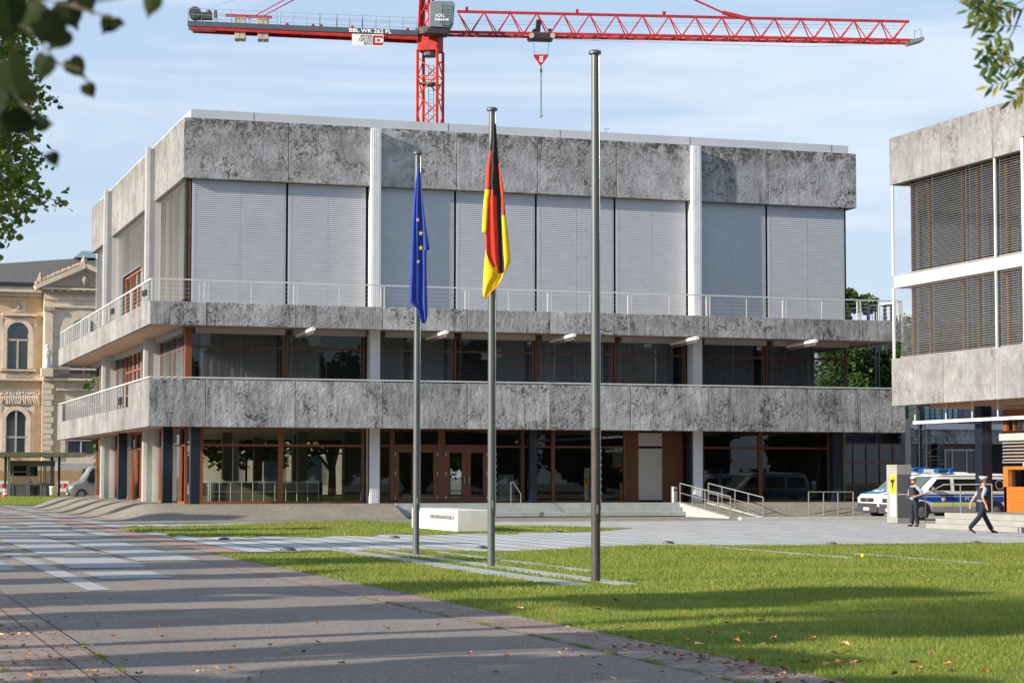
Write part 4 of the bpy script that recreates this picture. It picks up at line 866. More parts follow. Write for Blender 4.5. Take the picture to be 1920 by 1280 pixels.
for i,j,k2,l2 in ((-1,-1,1,1),): 
    P=[mp_(a*1.03,b*1.03,z) for z in (mz-.1,zs) for a,b in corners]; mb.add(P,[(0,1,2,3),(4,5,6,7),(0,1,5,4),(1,2,6,5),(2,3,7,6),(3,0,4,7)])
mb.build('slewing_box','redcrane',cr_,bevel=.05)
mb=MB(); mb.tube(mc+Vector((0,0,mz-.45)),mc+Vector((0,0,mz-.1)),.7,14); mb.build('mast_collar','bumper',cr_)
# tower top: four legs above the slewing box
mb=MB(); zt=onJ(807,-230).z
for a,b in corners: mb.beam(mp_(a*.55-.4,b*.8,zs),mp_(a*.1-.4,b*.15,zt),.18,.18)
for k in range(8):
    z=zs+1.5*k
    if z<zt-1.5:
        s1=1-.8*(z-zs)/(zt-zs); s2=1-.8*(z+1.5-zs)/(zt-zs)
        mb.tube(mp_(-.55*s1-.4,-.8*s1,z),mp_(.55*s2-.4,-.8*s2,z+1.5),.05,5); mb.tube(mp_(.55*s1-.4,-.8*s1,z),mp_(-.55*s2-.4,.8*s2,z+1.5),.05,5)
mb.build('tower_top','redcrane',cr_)
mb=MB(); mb.tube(mc+Vector((0,0,zs-.0)),mc+Vector((0,0,zs+.55)),1.25,18); mb.build('slewing_ring','black',cr_)
# jib (right)
def line(pa,pb,px,off=0.):   # point on the jib line through two photo points
    A=onJ(*pa,off); B=onJ(*pb,off); P=onJ(px,pa[1],off); t=(P-A).dot(jd)/(B-A).dot(jd); return A+(B-A)*t
top=((858,22),(1705,41)); near=((820,60),(1722,76)); jw=1.2
def T_(px): return line(*top,px)
zt0=T_(900)
def Bn(px,o): 
    p=line(near[0],near[1],px,-.65); p2=p.copy(); return p2+jn*(.65+o)
mb=MB(); mb.beam(T_(857),T_(1704),.2,.2)
for o_ in (-.65,.65): mb.beam(Bn(812,o_),Bn(1722,o_),.17,.22)
mb.build('jib_chords','redcrane',cr_)
mb=MB(); n=17; pxs=[858+(1700-858)*i/n for i in range(n+1)]
for i,(a,b) in enumerate(zip(pxs[:-1],pxs[1:])):
    m_=(a+b)/2
    for o_ in (-.65,.65): mb.tube(T_(a),Bn(m_,o_),.055,5); mb.tube(Bn(m_,o_),T_(b),.055,5)
    mb.tube(Bn(a,-.65),Bn(m_,.65),.04,4); mb.tube(Bn(m_,.65),Bn(b,-.65),.04,4); mb.tube(Bn(m_,-.65),Bn(m_,.65),.04,4)
mb.build('jib_lattice','redcrane',cr_)
mb=MB(); 
for y in (44,50): mb.tube(onJ(860,y-5),onJ(1700,y+5),.018,4)
mb.tube(onJ(1040,74),onJ(1500,88),.018,4); mb.tube(onJ(1500,88),onJ(1715,82),.018,4)
mb.tube(onJ(400,12),onJ(470,-8),.018,4)
mb.build('jib_cable','steel',cr_)
mb=MB(); mb.beam(onJ(1405,36),onJ(1355,24),.28,.28); mb.beam(onJ(1355,24),mp_(-.4,0,zt),.13,.13); mb.build('jib_tie','redcrane',cr_)
mb=MB(); mb.beam(onJ(1702,82),onJ(1728,75),1.5,.3); mb.box(0,0,0,0,0,0); e=onJ(1722,72)
for a,b in ((1715,72),(1727,72)): mb.tube(onJ(a,b),onJ(a,b-16),.03,4)
mb.tube(onJ(1715,60),onJ(1727,54),.03,4); mb.build('jib_end_platform','cabgrey',cr_)
for px in (875,1082,1245): mb=MB(); p=T_(px); mb.box(p.x-.1,p.x+.1,p.y-.1,p.y+.1,p.z,p.z+.4); mb.build('warning_light','redcrane',cr_)
# trolley, hook
tr=thing('crane_trolley',onJ(1015,68),'dark trolley hanging on the red crane jib above the hook block','crane trolley')
mb=MB(); mb.beam(onJ(995,70),onJ(1033,71),1.6,.45); mb.beam(onJ(1008,62),onJ(1010,38),.35,.3); mb.beam(onJ(1000,56),onJ(1004,62),.3,.3); mb.beam(onJ(1030,55),onJ(1032,70),.3,.3); mb.build('trolley_frame','black',tr)
for px in (995,1034):
    for o_ in (-.8,.8): mb=MB(); c=onJ(px,71)+jn*o_; mb.tube(c-jn*.08,c+jn*.08,.22,10); mb.build('wheel','ballast',tr)
mb=MB(); mb.tube(onJ(1000,74),onJ(1002,103),.02,4); mb.tube(onJ(1029,74),onJ(1027,103),.02,4); mb.build('hoist_rope','bumper',tr)
hk=thing('hook_block',onJ(1014,110),'red triangular hook block with white chevrons under the crane','hook block')
mb=MB(); P=[onJ(*p) for p in ((1001,103),(1028,103),(1028,106),(1015,123),(1013,123),(1001,106))]; mb.add([p-jn*.12 for p in P]+[p+jn*.12 for p in P],[tuple(range(6)),tuple(range(11,5,-1))]+[(i,6+i,6+(i+1)%6,(i+1)%6) for i in range(6)]); mb.build('block_body','redcrane',hk)
mb=MB()
for y in (106,110,114):
    for s_ in (-1,1): mb.beam(onJ(1014.5,y+3.2)-jn*.14,onJ(1014.5+3.4*s_,y)-jn*.14,.03,.07)
mb.build('chevron','cream',hk)
mb=MB(); mb.tube(onJ(1014.5,123),onJ(1014.5,129),.05,6); mb.tube(onJ(1014.5,130),onJ(1014.5,136),.1,6); mb.build('hook','bumper',hk)
mb=MB(); 
for k in (-1.1,1.1): mb.tube(onJ(1014.5+k,135),onJ(1014.5+k*.6,216),.04,5)
mb.ball(onJ(1014.5,217.5),.14,8,6); mb.build('chain_sling','steel',hk)
# counter jib
ct=((352,40),(782,58)); cb=((360,52),(784,72))
def CT(px,o=0.): return line(*ct,px,-.7)+jn*(.7+o)
def CBt(px,o=0.): return line(*cb,px,-.7)+jn*(.7+o)
mb=MB()
for o_ in (-.75,.75): mb.beam(CT(352,o_)-Vector((0,0,.2)),CT(784,o_)-Vector((0,0,.2)),.14,.42)
mb.beam(CT(352),CT(784),1.4,.06); mb.build('counter_jib_beam','craneblue',cr_)
mb=MB()
for o_ in (-.7,.7): mb.beam(CBt(360,o_),CBt(784,o_),.12,.3)
for i in range(20): a=405+i*19; mb.tube(CBt(a,-.7),CBt(a+19,.7),.05,4)
mb.build('counter_jib_chord','redcrane',cr_)
mb=MB(); mb.beam(onJ(358,52),onJ(404,53),1.3,.35); mb.build('counter_plate','ballast',cr_)
mb=MB()
for a,b in ((352,404),(407,460),(468,520),(526,600),(600,632),(632,680),(680,782)):
    for o_ in (-.78,.78):
        for fr in (.55,1.05): mb.tube(CT(a,o_)+Vector((0,0,fr)),CT(b,o_)+Vector((0,0,fr)),.022,4)
        nn=max(1,int((b-a)/24))
        for k in range(nn+1): p=CT(a+(b-a)*k/nn,o_); mb.tube(p,p+Vector((0,0,1.05)),.022,4)
mb.build('walkway_railing','steel',cr_)
for px in (440,483):
    for k in (0,1):
        mb=MB(); a=px+k*10.6; P0=CT(a+5,0); zt_=P0.z+.45; zb_=onJ(a,75.5+(px-440)*.02).z
        u=jd*.215; v=jn*.62
        mb.add([P0-u-v+Vector((0,0,zb_-P0.z)),P0+u-v+Vector((0,0,zb_-P0.z)),P0+u+v+Vector((0,0,zb_-P0.z)),P0-u+v+Vector((0,0,zb_-P0.z)),P0-u-v+Vector((0,0,.5)),P0+u-v+Vector((0,0,.5)),P0+u+v+Vector((0,0,.5)),P0-u+v+Vector((0,0,.5))],[(0,3,2,1),(4,5,6,7),(0,1,5,4),(1,2,6,5),(2,3,7,6),(3,0,4,7)])
        mb.build('counterweight','ballast',cr_,bevel=.03)
mb=MB(); mb.beam(onJ(423,29),onJ(510,33),.2,.2); mb.beam(onJ(465,37),onJ(700,-90),.07,.07); mb.beam(onJ(482,37),onJ(720,-95)+jn*.8,.07,.07); mb.build('counter_jib_tie','redcrane',cr_)
mb=MB(); c=onJ(366,26); mb.tube(c-jn*.5,c+jn*.5,.5,14); mb.beam(onJ(372,31),onJ(398,31),.8,.5); mb.ball(onJ(391,24),.25); mb.beam(onJ(404,34),onJ(404,20),.2,.2); mb.build('hoist_winch','bumper',cr_)
for px in (538,587,602,661,765): p=CT(px); mb=MB(); mb.ball((p.x,p.y,p.z+.2),.16,8,6); mb.build('red_lamp','redcrane',cr_)
text('lettering','BBL WK 262 FL',.44,'cream',cr_,CT(654,-.75)-jn*.08-Vector((0,0,.35)),jd+Vector((0,0,(CT(730).z-CT(654).z)/((CT(730)-CT(654)).length))),(0,0,1),.01,'LEFT',1.2)
# sign board under the counter jib
sg=thing('sign_board',onJ(690,75),'small company board with red square logo hanging under the counter jib','sign')
A=onJ(660,64,-.9); Wd=(onJ(719,64,-.9)-A).length; H_=onJ(660,64,-.9).z-onJ(660,86,-.9).z
def S_(u,v,d=0): return A+jd*Wd*u-Vector((0,0,H_*v))-jn*d
def plate(u0,u1,v0,v1,d0,d1): 
    P=[S_(u0,v1,d0),S_(u1,v1,d0),S_(u1,v0,d0),S_(u0,v0,d0),S_(u0,v1,d1),S_(u1,v1,d1),S_(u1,v0,d1),S_(u0,v0,d1)]; return MB().add(P,[(0,3,2,1),(4,5,6,7),(0,1,5,4),(1,2,6,5),(2,3,7,6),(3,0,4,7)])
plate(0,1,0,1,0,.04).build('board','white',sg); plate(.66,.98,.1,.92,.041,.05).build('logo_square','redcrane',sg); plate(.74,.94,.3,.72,.051,.056).build('logo_inner','white',sg); plate(.79,.89,.4,.62,.057,.062).build('logo_core','lettering',sg)
plate(.94,1.0,.38,.64,.051,.056).build('logo_gap','white',sg)
for i,tx in enumerate(('PETER','GROSS','BAU')): text('lettering',tx,.36,'lettering',sg,S_(.64,.32+.29*i,.05),jd,(0,0,1),.004,'RIGHT',.98)
# cab
cb_=[(793,60),(843,62),(852,46),(853,6),(848,1),(812,1),(809,8),(806,52)]
def cabpoly(pts,o0,o1,name,mt): 
    P=[onJ(*p,o0) for p in pts]; n=len(P); dv=jn*(o1-o0); return MB().add(P+[p+dv for p in P],[tuple(range(n))[::-1],tuple(range(n,2*n))]+[(i,(i+1)%n,n+(i+1)%n,n+i) for i in range(n)]).build(name,mt,cr_,bevel=.04)
cabpoly([(806,50),(843,52),(850,46),(853,8),(849,2),(812,2),(806,6)],-2.6,-1.2,'cab_body','cabgrey')
cabpoly([(796,62),(840,64),(846,53),(805,51)],-2.5,-1.0,'cab_floor','black')
cabpoly([(828,48),(842,49),(850,42),(851,10),(829,8)],-2.68,-2.61,'cab_window','windshield')
for P in ([(827,6),(829,6),(829,48),(827,48)],[(828,15),(850,16),(850,18),(828,17)],[(828,26),(850,28),(850,29.5),(828,27.5)],[(838,15),(839,15),(839,28),(838,28)]): cabpoly(P,-2.72,-2.69,'cab_window_bar','cabgrey')
text('lettering','XXL',.34,'cream',cr_,onJ(816,32,-2.8),jd,(0,0,1),.005,'LEFT',1.25); text('lettering','KRANE',.30,'cream',cr_,onJ(815,39,-2.8),jd,(0,0,1),.005,'LEFT',1.2)
mb=MB(); mb.beam(onJ(793,-10),onJ(789,62),.25,.25); mb.beam(onJ(797,20,-.6),onJ(806,24,-1.2),.1,.1); mb.beam(onJ(790,14),onJ(806,13),.4,.3); mb.build('cab_support','redcrane',cr_)
# ================================================================ ORNATE BUILDING (left background)
OY=225.
om=thing('ornate_museum_building',(20,235,0),'ornate yellow brick and sandstone building with arched windows behind the guard hut','building')
def ox(px,py=700): return fx(px,OY,py)
def oz(px,py): return zY(px,py,OY)
def obox(px0,px1,py0,py1,d0,d1,mt,name,bev=0): # d positive = towards viewer
    mb=MB(); mb.box(ox(px0),ox(px1),OY-d1,OY-d0,oz(px0,py1),oz(px0,py0)); return mb.build(name,mt,om,bevel=bev)
mb=MB(); mb.box(-2,46,OY,OY+25,0,oz(40,545)); mb.build('wall','brick',om)
obox(-60,77,545,553,0,.25,'sandstone','string_course'); 
obox(-60,80,536,546,0,1.0,'sandstone','cornice')
for i in range(7): obox(-8+i*13.5,-3+i*13.5,546,550,.26,.8,'sandstone_dk','corbel')
for i in range(26): obox(-2+i*3,-.4+i*3,553,556,0,.18,'sandstone','dentil')
obox(-60,76,556,562,0,.12,'wood_dark' if False else 'brick','brick_frieze')
# roof
mb=MB(); z=oz(0,536); rx=ox(150,484); rzp=zY(150,484,OY+8); 
mb.add([(-5,OY-1,z),(40,OY-1,z),(40,OY+26,z),(-5,OY+26,z),(fx(150,(OY+11),484),(OY+11),zY(150,484,(OY+11))),(36,(OY+11),zY(150,484,(OY+11)))],[(0,1,5,4),(1,2,5),(2,3,4,5),(3,0,4)])
mb.build('roof','slate',om)
mb=MB(); mb.box(ox(-60),ox(68),OY-1.15,OY-1.0,z-.1,z+.35); mb.build('gutter','black',om)
mb=MB(); a=fx(138,(OY+11),470); mb.prism([(a,zY(138,484,(OY+11))),(a+2.4,zY(138,484,(OY+11))),(a+2.2,zY(138,472,(OY+11))),(a+.8,zY(138,471.5,(OY+11)))],OY+10,OY+17); mb.build('glazed_skylight','bluepanel',om)
# pavilion
PV=1.2
mb=MB(); mb.box(ox(79),ox(300),OY-PV,OY,0,oz(80,541)); mb.build('pavilion_wall','sandstone',om)
def pbox(px0,px1,py0,py1,d0,d1,mt,name):
    mb=MB(); Y=OY-PV; mb.box(fx(px0,Y,700),fx(px1,Y,700),Y-d1,Y-d0,zY(px0,py1,Y),zY(px0,py0,Y)); return mb.build(name,mt,om)
pbox(76,300,539,543,0,.9,'sandstone','pavilion_cornice'); pbox(78,300,543,549,0,.45,'sandstone_dk','pavilion_frieze_upper')
for i in range(9): pbox(93+i*15,96+i*15,543,547,.46,.85,'sandstone','corbel')
pbox(80,300,556,561,.0,.18,'sandstone','architrave'); pbox(80,300,572,576,0,.5,'sandstone','architrave'); 
Yp2=OY-PV
def PP(px,py,d=0): p=onY(px,py,Yp2-d); return (p.x,p.z)
mb=MB(); mb.prism([PP(66,538),PP(159,501),PP(252,540)],Yp2-.7,Yp2+3); mb.build('pediment','sandstone',om)
mb=MB(); mb.prism([PP(92,537),PP(159,509),PP(226,538)],Yp2-.78,Yp2-.7); mb.build('pediment_relief','sandstone_dk',om)
for A,B in ((PP(64,540),PP(159,500)),(PP(159,500),PP(254,542))):
    mb=MB(); mb.beam((A[0],Yp2-.6,A[1]),(B[0],Yp2-.6,B[1]),1.3,.45,(0,0,1)); mb.build('raking_cornice','sandstone',om)
for A,B in ((PP(76,530),PP(150,500)),):
    mb=MB(); 
    for i in range(22): t=i/21; mb.ball((A[0]+(B[0]-A[0])*t,Yp2-.9,A[1]+(B[1]-A[1])*t+.15),.22+.1*random.random(),6,4)
    mb.build('roof_cresting','sandstone_dk',om)
for px,py,s_ in ((158,494,.55),(76,526,.5)):
    p=onY(px,py,Yp2-.9); mb=MB(); mb.ball(p,s_,8,6,(.7,.5,1.3)); mb.ball((p.x-.35,p.y,p.z-.3),s_*.6,7,5); mb.ball((p.x+.35,p.y,p.z-.3),s_*.6,7,5); mb.ball((p.x,p.y,p.z+.6),s_*.45,7,5); mb.build('acroterion','sandstone_dk',om)
p=onY(159,525,Yp2-.8); mb=MB(); mb.ball(p,.62,12,8,(.8,.25,1.1)); mb.ball((p.x,p.y-.2,p.z),.35,10,8,(.8,.5,1.1)); mb.build('carved_head','sandstone_dk',om)
# pilaster with capital, statue, niches
pbox(82,97,583,712,0,.5,'sandstone','pilaster'); pbox(80,100,576,583,0,.7,'sandstone_dk','capital')
pbox(99,114,585,626,.0,.1,'sandstone_dk','relief_panel'); pbox(99,112,640,690,0,.06,'sandstone_dk','relief_panel')
pbox(118,300,575,580,0,.35,'sandstone','window_hood'); pbox(100,300,628,631,0,.3,'sandstone','ledge')
pbox(80,300,690,693,0,.9,'sandstone','ledge'); pbox(78,300,709,713,0,1.1,'sandstone','ledge'); pbox(100,185,696,708,0,.15,'sandstone_dk','relief_panel')
pbox(106,200,728,732,0,.6,'sandstone','window_hood')
def arch(px0,px1,pyt,pyb,Y,mtg='oldglass',fr='oliveframe',ring=1.0,frame=True,bars=True,tb=.5):
    x0,x1=fx(px0,Y,pyt),fx(px1,Y,pyt); zb=zY(px0,pyb,Y); zt=zY(px0,pyt,Y); r=(x1-x0)/2; c=(x0+x1)/2; zc=zt-r
    def outl(rr,zbb): return [(c-rr,zbb)]+[(c-rr*math.cos(math.pi*i/16),zc+rr*math.sin(math.pi*i/16)) for i in range(17)]+[(c+rr,zbb)]
    mb=MB(); mb.prism(outl(r,zb),Y-.22,Y-.2); w=mb.build('arched_window',mtg,om)
    if frame:
        A=outl(r,zb); B=outl(r+ring,zb); mb=MB(); n=len(A)
        for i in range(n-1):
            a,b,c2,d=A[i],A[i+1],B[i+1],B[i]; vs=[(q[0],Y-.35,q[1]) for q in (a,b,c2,d)]+[(q[0],Y,q[1]) for q in (a,b,c2,d)]
            mb.add(vs,[(0,1,2,3),(4,7,6,5),(0,4,5,1),(2,6,7,3)])
        mb.build('window_surround','sandstone',w)
        mb=MB(); mb.box(c-r-ring*1.9,c-r-ring,Y-.2,Y,zb-.3,zt+ring); mb.box(c+r+ring,c+r+ring*1.9,Y-.2,Y,zb-.3,zt+ring); mb.box(c-r-ring,c+r+ring,Y-.15,Y,zc,zt+ring*1.2); mb.build('frame_block','sandstone',w)
    mb=MB(); zm=zb+(zt-zb)*tb; mb.box(c-r,c+r,Y-.28,Y-.221,zm-.09,zm+.09); mb.box(c-.09,c+.09,Y-.281,Y-.222,zb,zm if bars else zt-.05); mb.box(c-r,c-r+.1,Y-.28,Y-.221,zb,zc); mb.box(c+r-.1,c+r,Y-.28,Y-.221,zb,zc); mb.build('window_bar',fr,w)
arch(13,54,604,691,OY,ring=.45,tb=.62); arch(11,49,769,850,OY,fr='greyframe',ring=.45,bars=False,tb=.38)
arch(130,185,597,700,Yp2,ring=1.0,tb=.45)
pbox(130,176,826,850,.0,.12,'oldglass','square_window'); pbox(125,181,822,826,0,.25,'sandstone','window_head'); pbox(152,155,826,850,.12,.18,'greyframe','window_bar'); pbox(116,124,760,850,0,.2,'sandstone','window_jamb')
obox(2,68,587,592,0,.6,'sandstone','window_hood'); obox(0,66,692,695,0,.5,'sandstone','window_sill')
obox(-60,78,699,713,0,.2,'sandstone','ledge'); obox(-60,80,709,712,.2,.7,'sandstone','ledge'); obox(10,56,697,708,.21,.3,'sandstone_dk','relief_panel')
obox(-60,76,713,720,0,.05,'brick','brick_frieze'); obox(-60,75,727,760,0,.15,'sandstone','relief_frame'); obox(-60,71,731,756,.15,.18,'sandstone_dk','relief_ground')
mb=MB(); rr=random.Random(3)
for i in range(17):
    px=1+i*4.3; p=onY(px,746,OY-.2); h=rr.uniform(.35,.6); mb.ball((p.x,OY-.25,p.z),.22,7,6,(.8,.6,h/.22*.7)); mb.ball((p.x+rr.uniform(-.08,.08),OY-.27,p.z+h*.85),.13,7,5); a=rr.uniform(-1,1); mb.tube((p.x,OY-.27,p.z+.2),(p.x+a*.3,OY-.3,p.z+rr.uniform(-.2,.5)),.06,5); mb.tube((p.x,OY-.27,p.z-.1),(p.x+a*.2,OY-.3,p.z-.6),.07,5)
mb.build('figure_relief','sandstone',om)
obox(24,47,565,584,0,.12,'sandstone','medallion_square'); p=onY(35.5,574.5,OY-.14); mb=MB(); mb.tube((p.x,OY-.25,p.z),(p.x,OY-.1,p.z),.4,20); mb.ball((p.x,OY-.25,p.z),.22,10,6,(.8,.5,1)); mb.build('medallion','sandstone_dk',om)
for k in range(13): 
    py=718+k*10.6; pbox(79,97 if k%2 else 101,py+.6,py+10.2,0,.28,'sandstone','quoin')
# brickwork parts of the pavilion
pbox(102,118,732,850,.0,.02,'brick','brick_field')
o=thing('stone_statue',onY(88,690,Yp2-1.0),'robed stone statue standing on a ledge of the ornate building','statue'); p=o.location; z0_=p.z; zt_=zY(88,645,Yp2-1.0); H_=zt_-z0_
mb=MB(); prof=[(0,.30),(.12,.34),(.35,.27),(.55,.27),(.68,.33),(.76,.30),(.82,.13),(.86,.10)]
for (a,ra),(b,rb_) in zip(prof[:-1],prof[1:]): mb.tube((p.x,p.y,z0_+a*H_),(p.x,p.y,z0_+b*H_),ra*1.25,12,rb_*1.25,cap=False)
mb.ball((p.x,p.y,z0_+.92*H_),H_*.075,10,8); mb.tube((p.x-.36,p.y-.05,z0_+.76*H_),(p.x-.05,p.y-.4,z0_+.52*H_),.12,8,.09); mb.tube((p.x+.36,p.y-.05,z0_+.76*H_),(p.x+.05,p.y-.4,z0_+.58*H_),.12,8,.09); mb.build('figure','stone',o,smooth=True)
mb=MB(); mb.box(p.x-.6,p.x+.6,p.y-.4,p.y+.5,z0_-.9,z0_); mb.build('pedestal','sandstone',o)
# ================================================================ GUARD HUT, FENCE, BARRIERS, CONE, BIN
HY=182.
def hx_(px): return fx(px,HY,900)
def hz(px,py): return zY(px,py,HY)
hu=thing('guard_hut',((hx_(18)+hx_(103))/2,HY+1.5,0),'grey guard hut with large windows under a flat canopy','hut')
xa,xb=hx_(19),hx_(103); zt=hz(50,863)
mb=MB(); mb.box(xa,xb,HY,HY+3,zt-.45,zt); mb.box(xa,xb,HY+2.9,HY+3,0,1.1); mb.box(xb-.1,xb,HY,HY+3,0,1.0); mb.box(xa,hx_(51),HY+.02,HY+.1,.08,hz(30,906)); mb.box(hx_(84),xb,HY+.02,HY+.1,.08,hz(90,906)); mb.box(xa,xb,HY,HY+3,0,.08); mb.build('hut_wall','hut',hu)
mb=MB()
for px in (19,24,51,55,77,82,85,97,101): mb.box(hx_(px)-.05,hx_(px)+.05,HY-.03,HY+.12,.0,zt-.45)
mb.box(xa,xb,HY-.02,HY+.1,hz(30,908),hz(30,905)); mb.box(xa,hx_(51),HY-.02,HY+.1,hz(30,885),hz(30,883)); mb.box(hx_(55),hx_(77),HY-.02,HY+.1,hz(30,874),hz(30,870)); mb.build('hut_frame','hutlight',hu)
mb=MB(); mb.box(hx_(25),hx_(50),HY+.06,HY+.07,hz(30,905),zt-.45); mb.box(hx_(56),hx_(77),HY+.06,HY+.07,.1,hz(30,874)); mb.box(hx_(86),hx_(96),HY+.06,HY+.07,hz(30,905),zt-.45); mb.build('hut_pane','railglass',hu)
mb=MB(); mb.box(hx_(25),hx_(76),HY+2.8,HY+2.88,hz(30,892),zt-.4); mb.box(hx_(57),hx_(64),HY+1.6,HY+2.2,.1,1.3); mb.box(hx_(60),hx_(75),HY+1.4,HY+2,.1,.9); mb.build('hut_interior','black',hu)
cp=thing('canopy',(hx_(80),HY,0),'flat mossy canopy roof on dark blue posts over the guard hut','canopy')
mb=MB(); mb.box(hx_(-60),hx_(155),HY-2,HY+4,hz(50,856),hz(50,848)); mb.build('canopy_roof','moss',cp)
for px,m_ in ((8,'black'),(14.5,'vgrey'),(99.5,'black'),(108,'blue')): mb=MB(); x=hx_(px); mb.box(x-.1,x+.1,HY-1.2 if px!=99.5 else HY+1,HY-1.0 if px!=99.5 else HY+1.2,0,hz(50,855)); mb.build('post',m_,cp)
fe=thing('board_fence',(16,198,0),'yellowish wooden board fence behind the guard hut and red white barriers','fence')
mb=MB(); x=-2
while x<36: mb.box(x,x+.42,198,198.05,0,zY(130,882,198)+random.uniform(-.05,.05)); x+=.44
mb.build('boards','fence',fe)
mb=MB(); mb.box(fx(112,200),fx(190,200),200,200.2,0,zY(130,868,200)); mb.build('grey_panel','grey_trim',fe)
for k,(px,lab) in enumerate(((-2,'white barrier board with red squares left of the guard hut, at the photo edge'),(9,'white barrier board with red squares left of the guard hut, nearest the hut'),(113,'white barrier board with red squares between the canopy post and the grey van, left one'),(124,'white barrier board with red squares touching the front of the grey van'))):
    x=fx(px,190,910); o=thing('barrier_board',(x,190,0),lab,'barrier','red and white barrier boards'); z=zY(px,901,190)
    mb=MB(); mb.box(x-.24,x+.24,190,190.08,.35,z); mb.build('board','redwhite_w',o)
    mb=MB(); mb.box(x-.24,x+.06,189.97,189.998,z-.62,z-.24); mb.build('red_square','redwhite_r',o); mb=MB(); mb.box(x-.2,x-.16,190,190.06,0,.35); mb.box(x+.16,x+.2,190,190.06,0,.35); mb.build('foot','bumper',o)
o=thing('traffic_cone',(fx(9,178,925),178,0),'red and white traffic cone left of the guard hut','traffic cone'); c=o.location; z=zY(9,921,178)-.05
for a,b,m_ in ((0,.25,'redwhite_r'),(.25,.5,'redwhite_w'),(.5,.72,'redwhite_r'),(.72,.85,'redwhite_w'),(.85,1,'redwhite_r')): mb=MB(); mb.tube((c.x,c.y,.04+a*.72),(c.x,c.y,.04+b*.72),.2*(1-a)+.03,14,.2*(1-b)+.03); mb.build('band',m_,o,smooth=True)
mb=MB(); mb.box(c.x-.25,c.x+.25,c.y-.25,c.y+.25,0,.05); mb.build('base','redwhite_r',o)
o=thing('waste_basket',(fx(98,179,920),179,0),'small pale green waste basket in front of the guard hut','bin'); c=o.location
mb=MB(); mb.tube((c.x,c.y,.15),(c.x,c.y,.8),.2,14,.25); mb.build('basket','greenfac',o,smooth=True); mb=MB(); mb.tube((c.x,c.y,.8),(c.x,c.y,.9),.26,14); mb.build('rim','white',o)
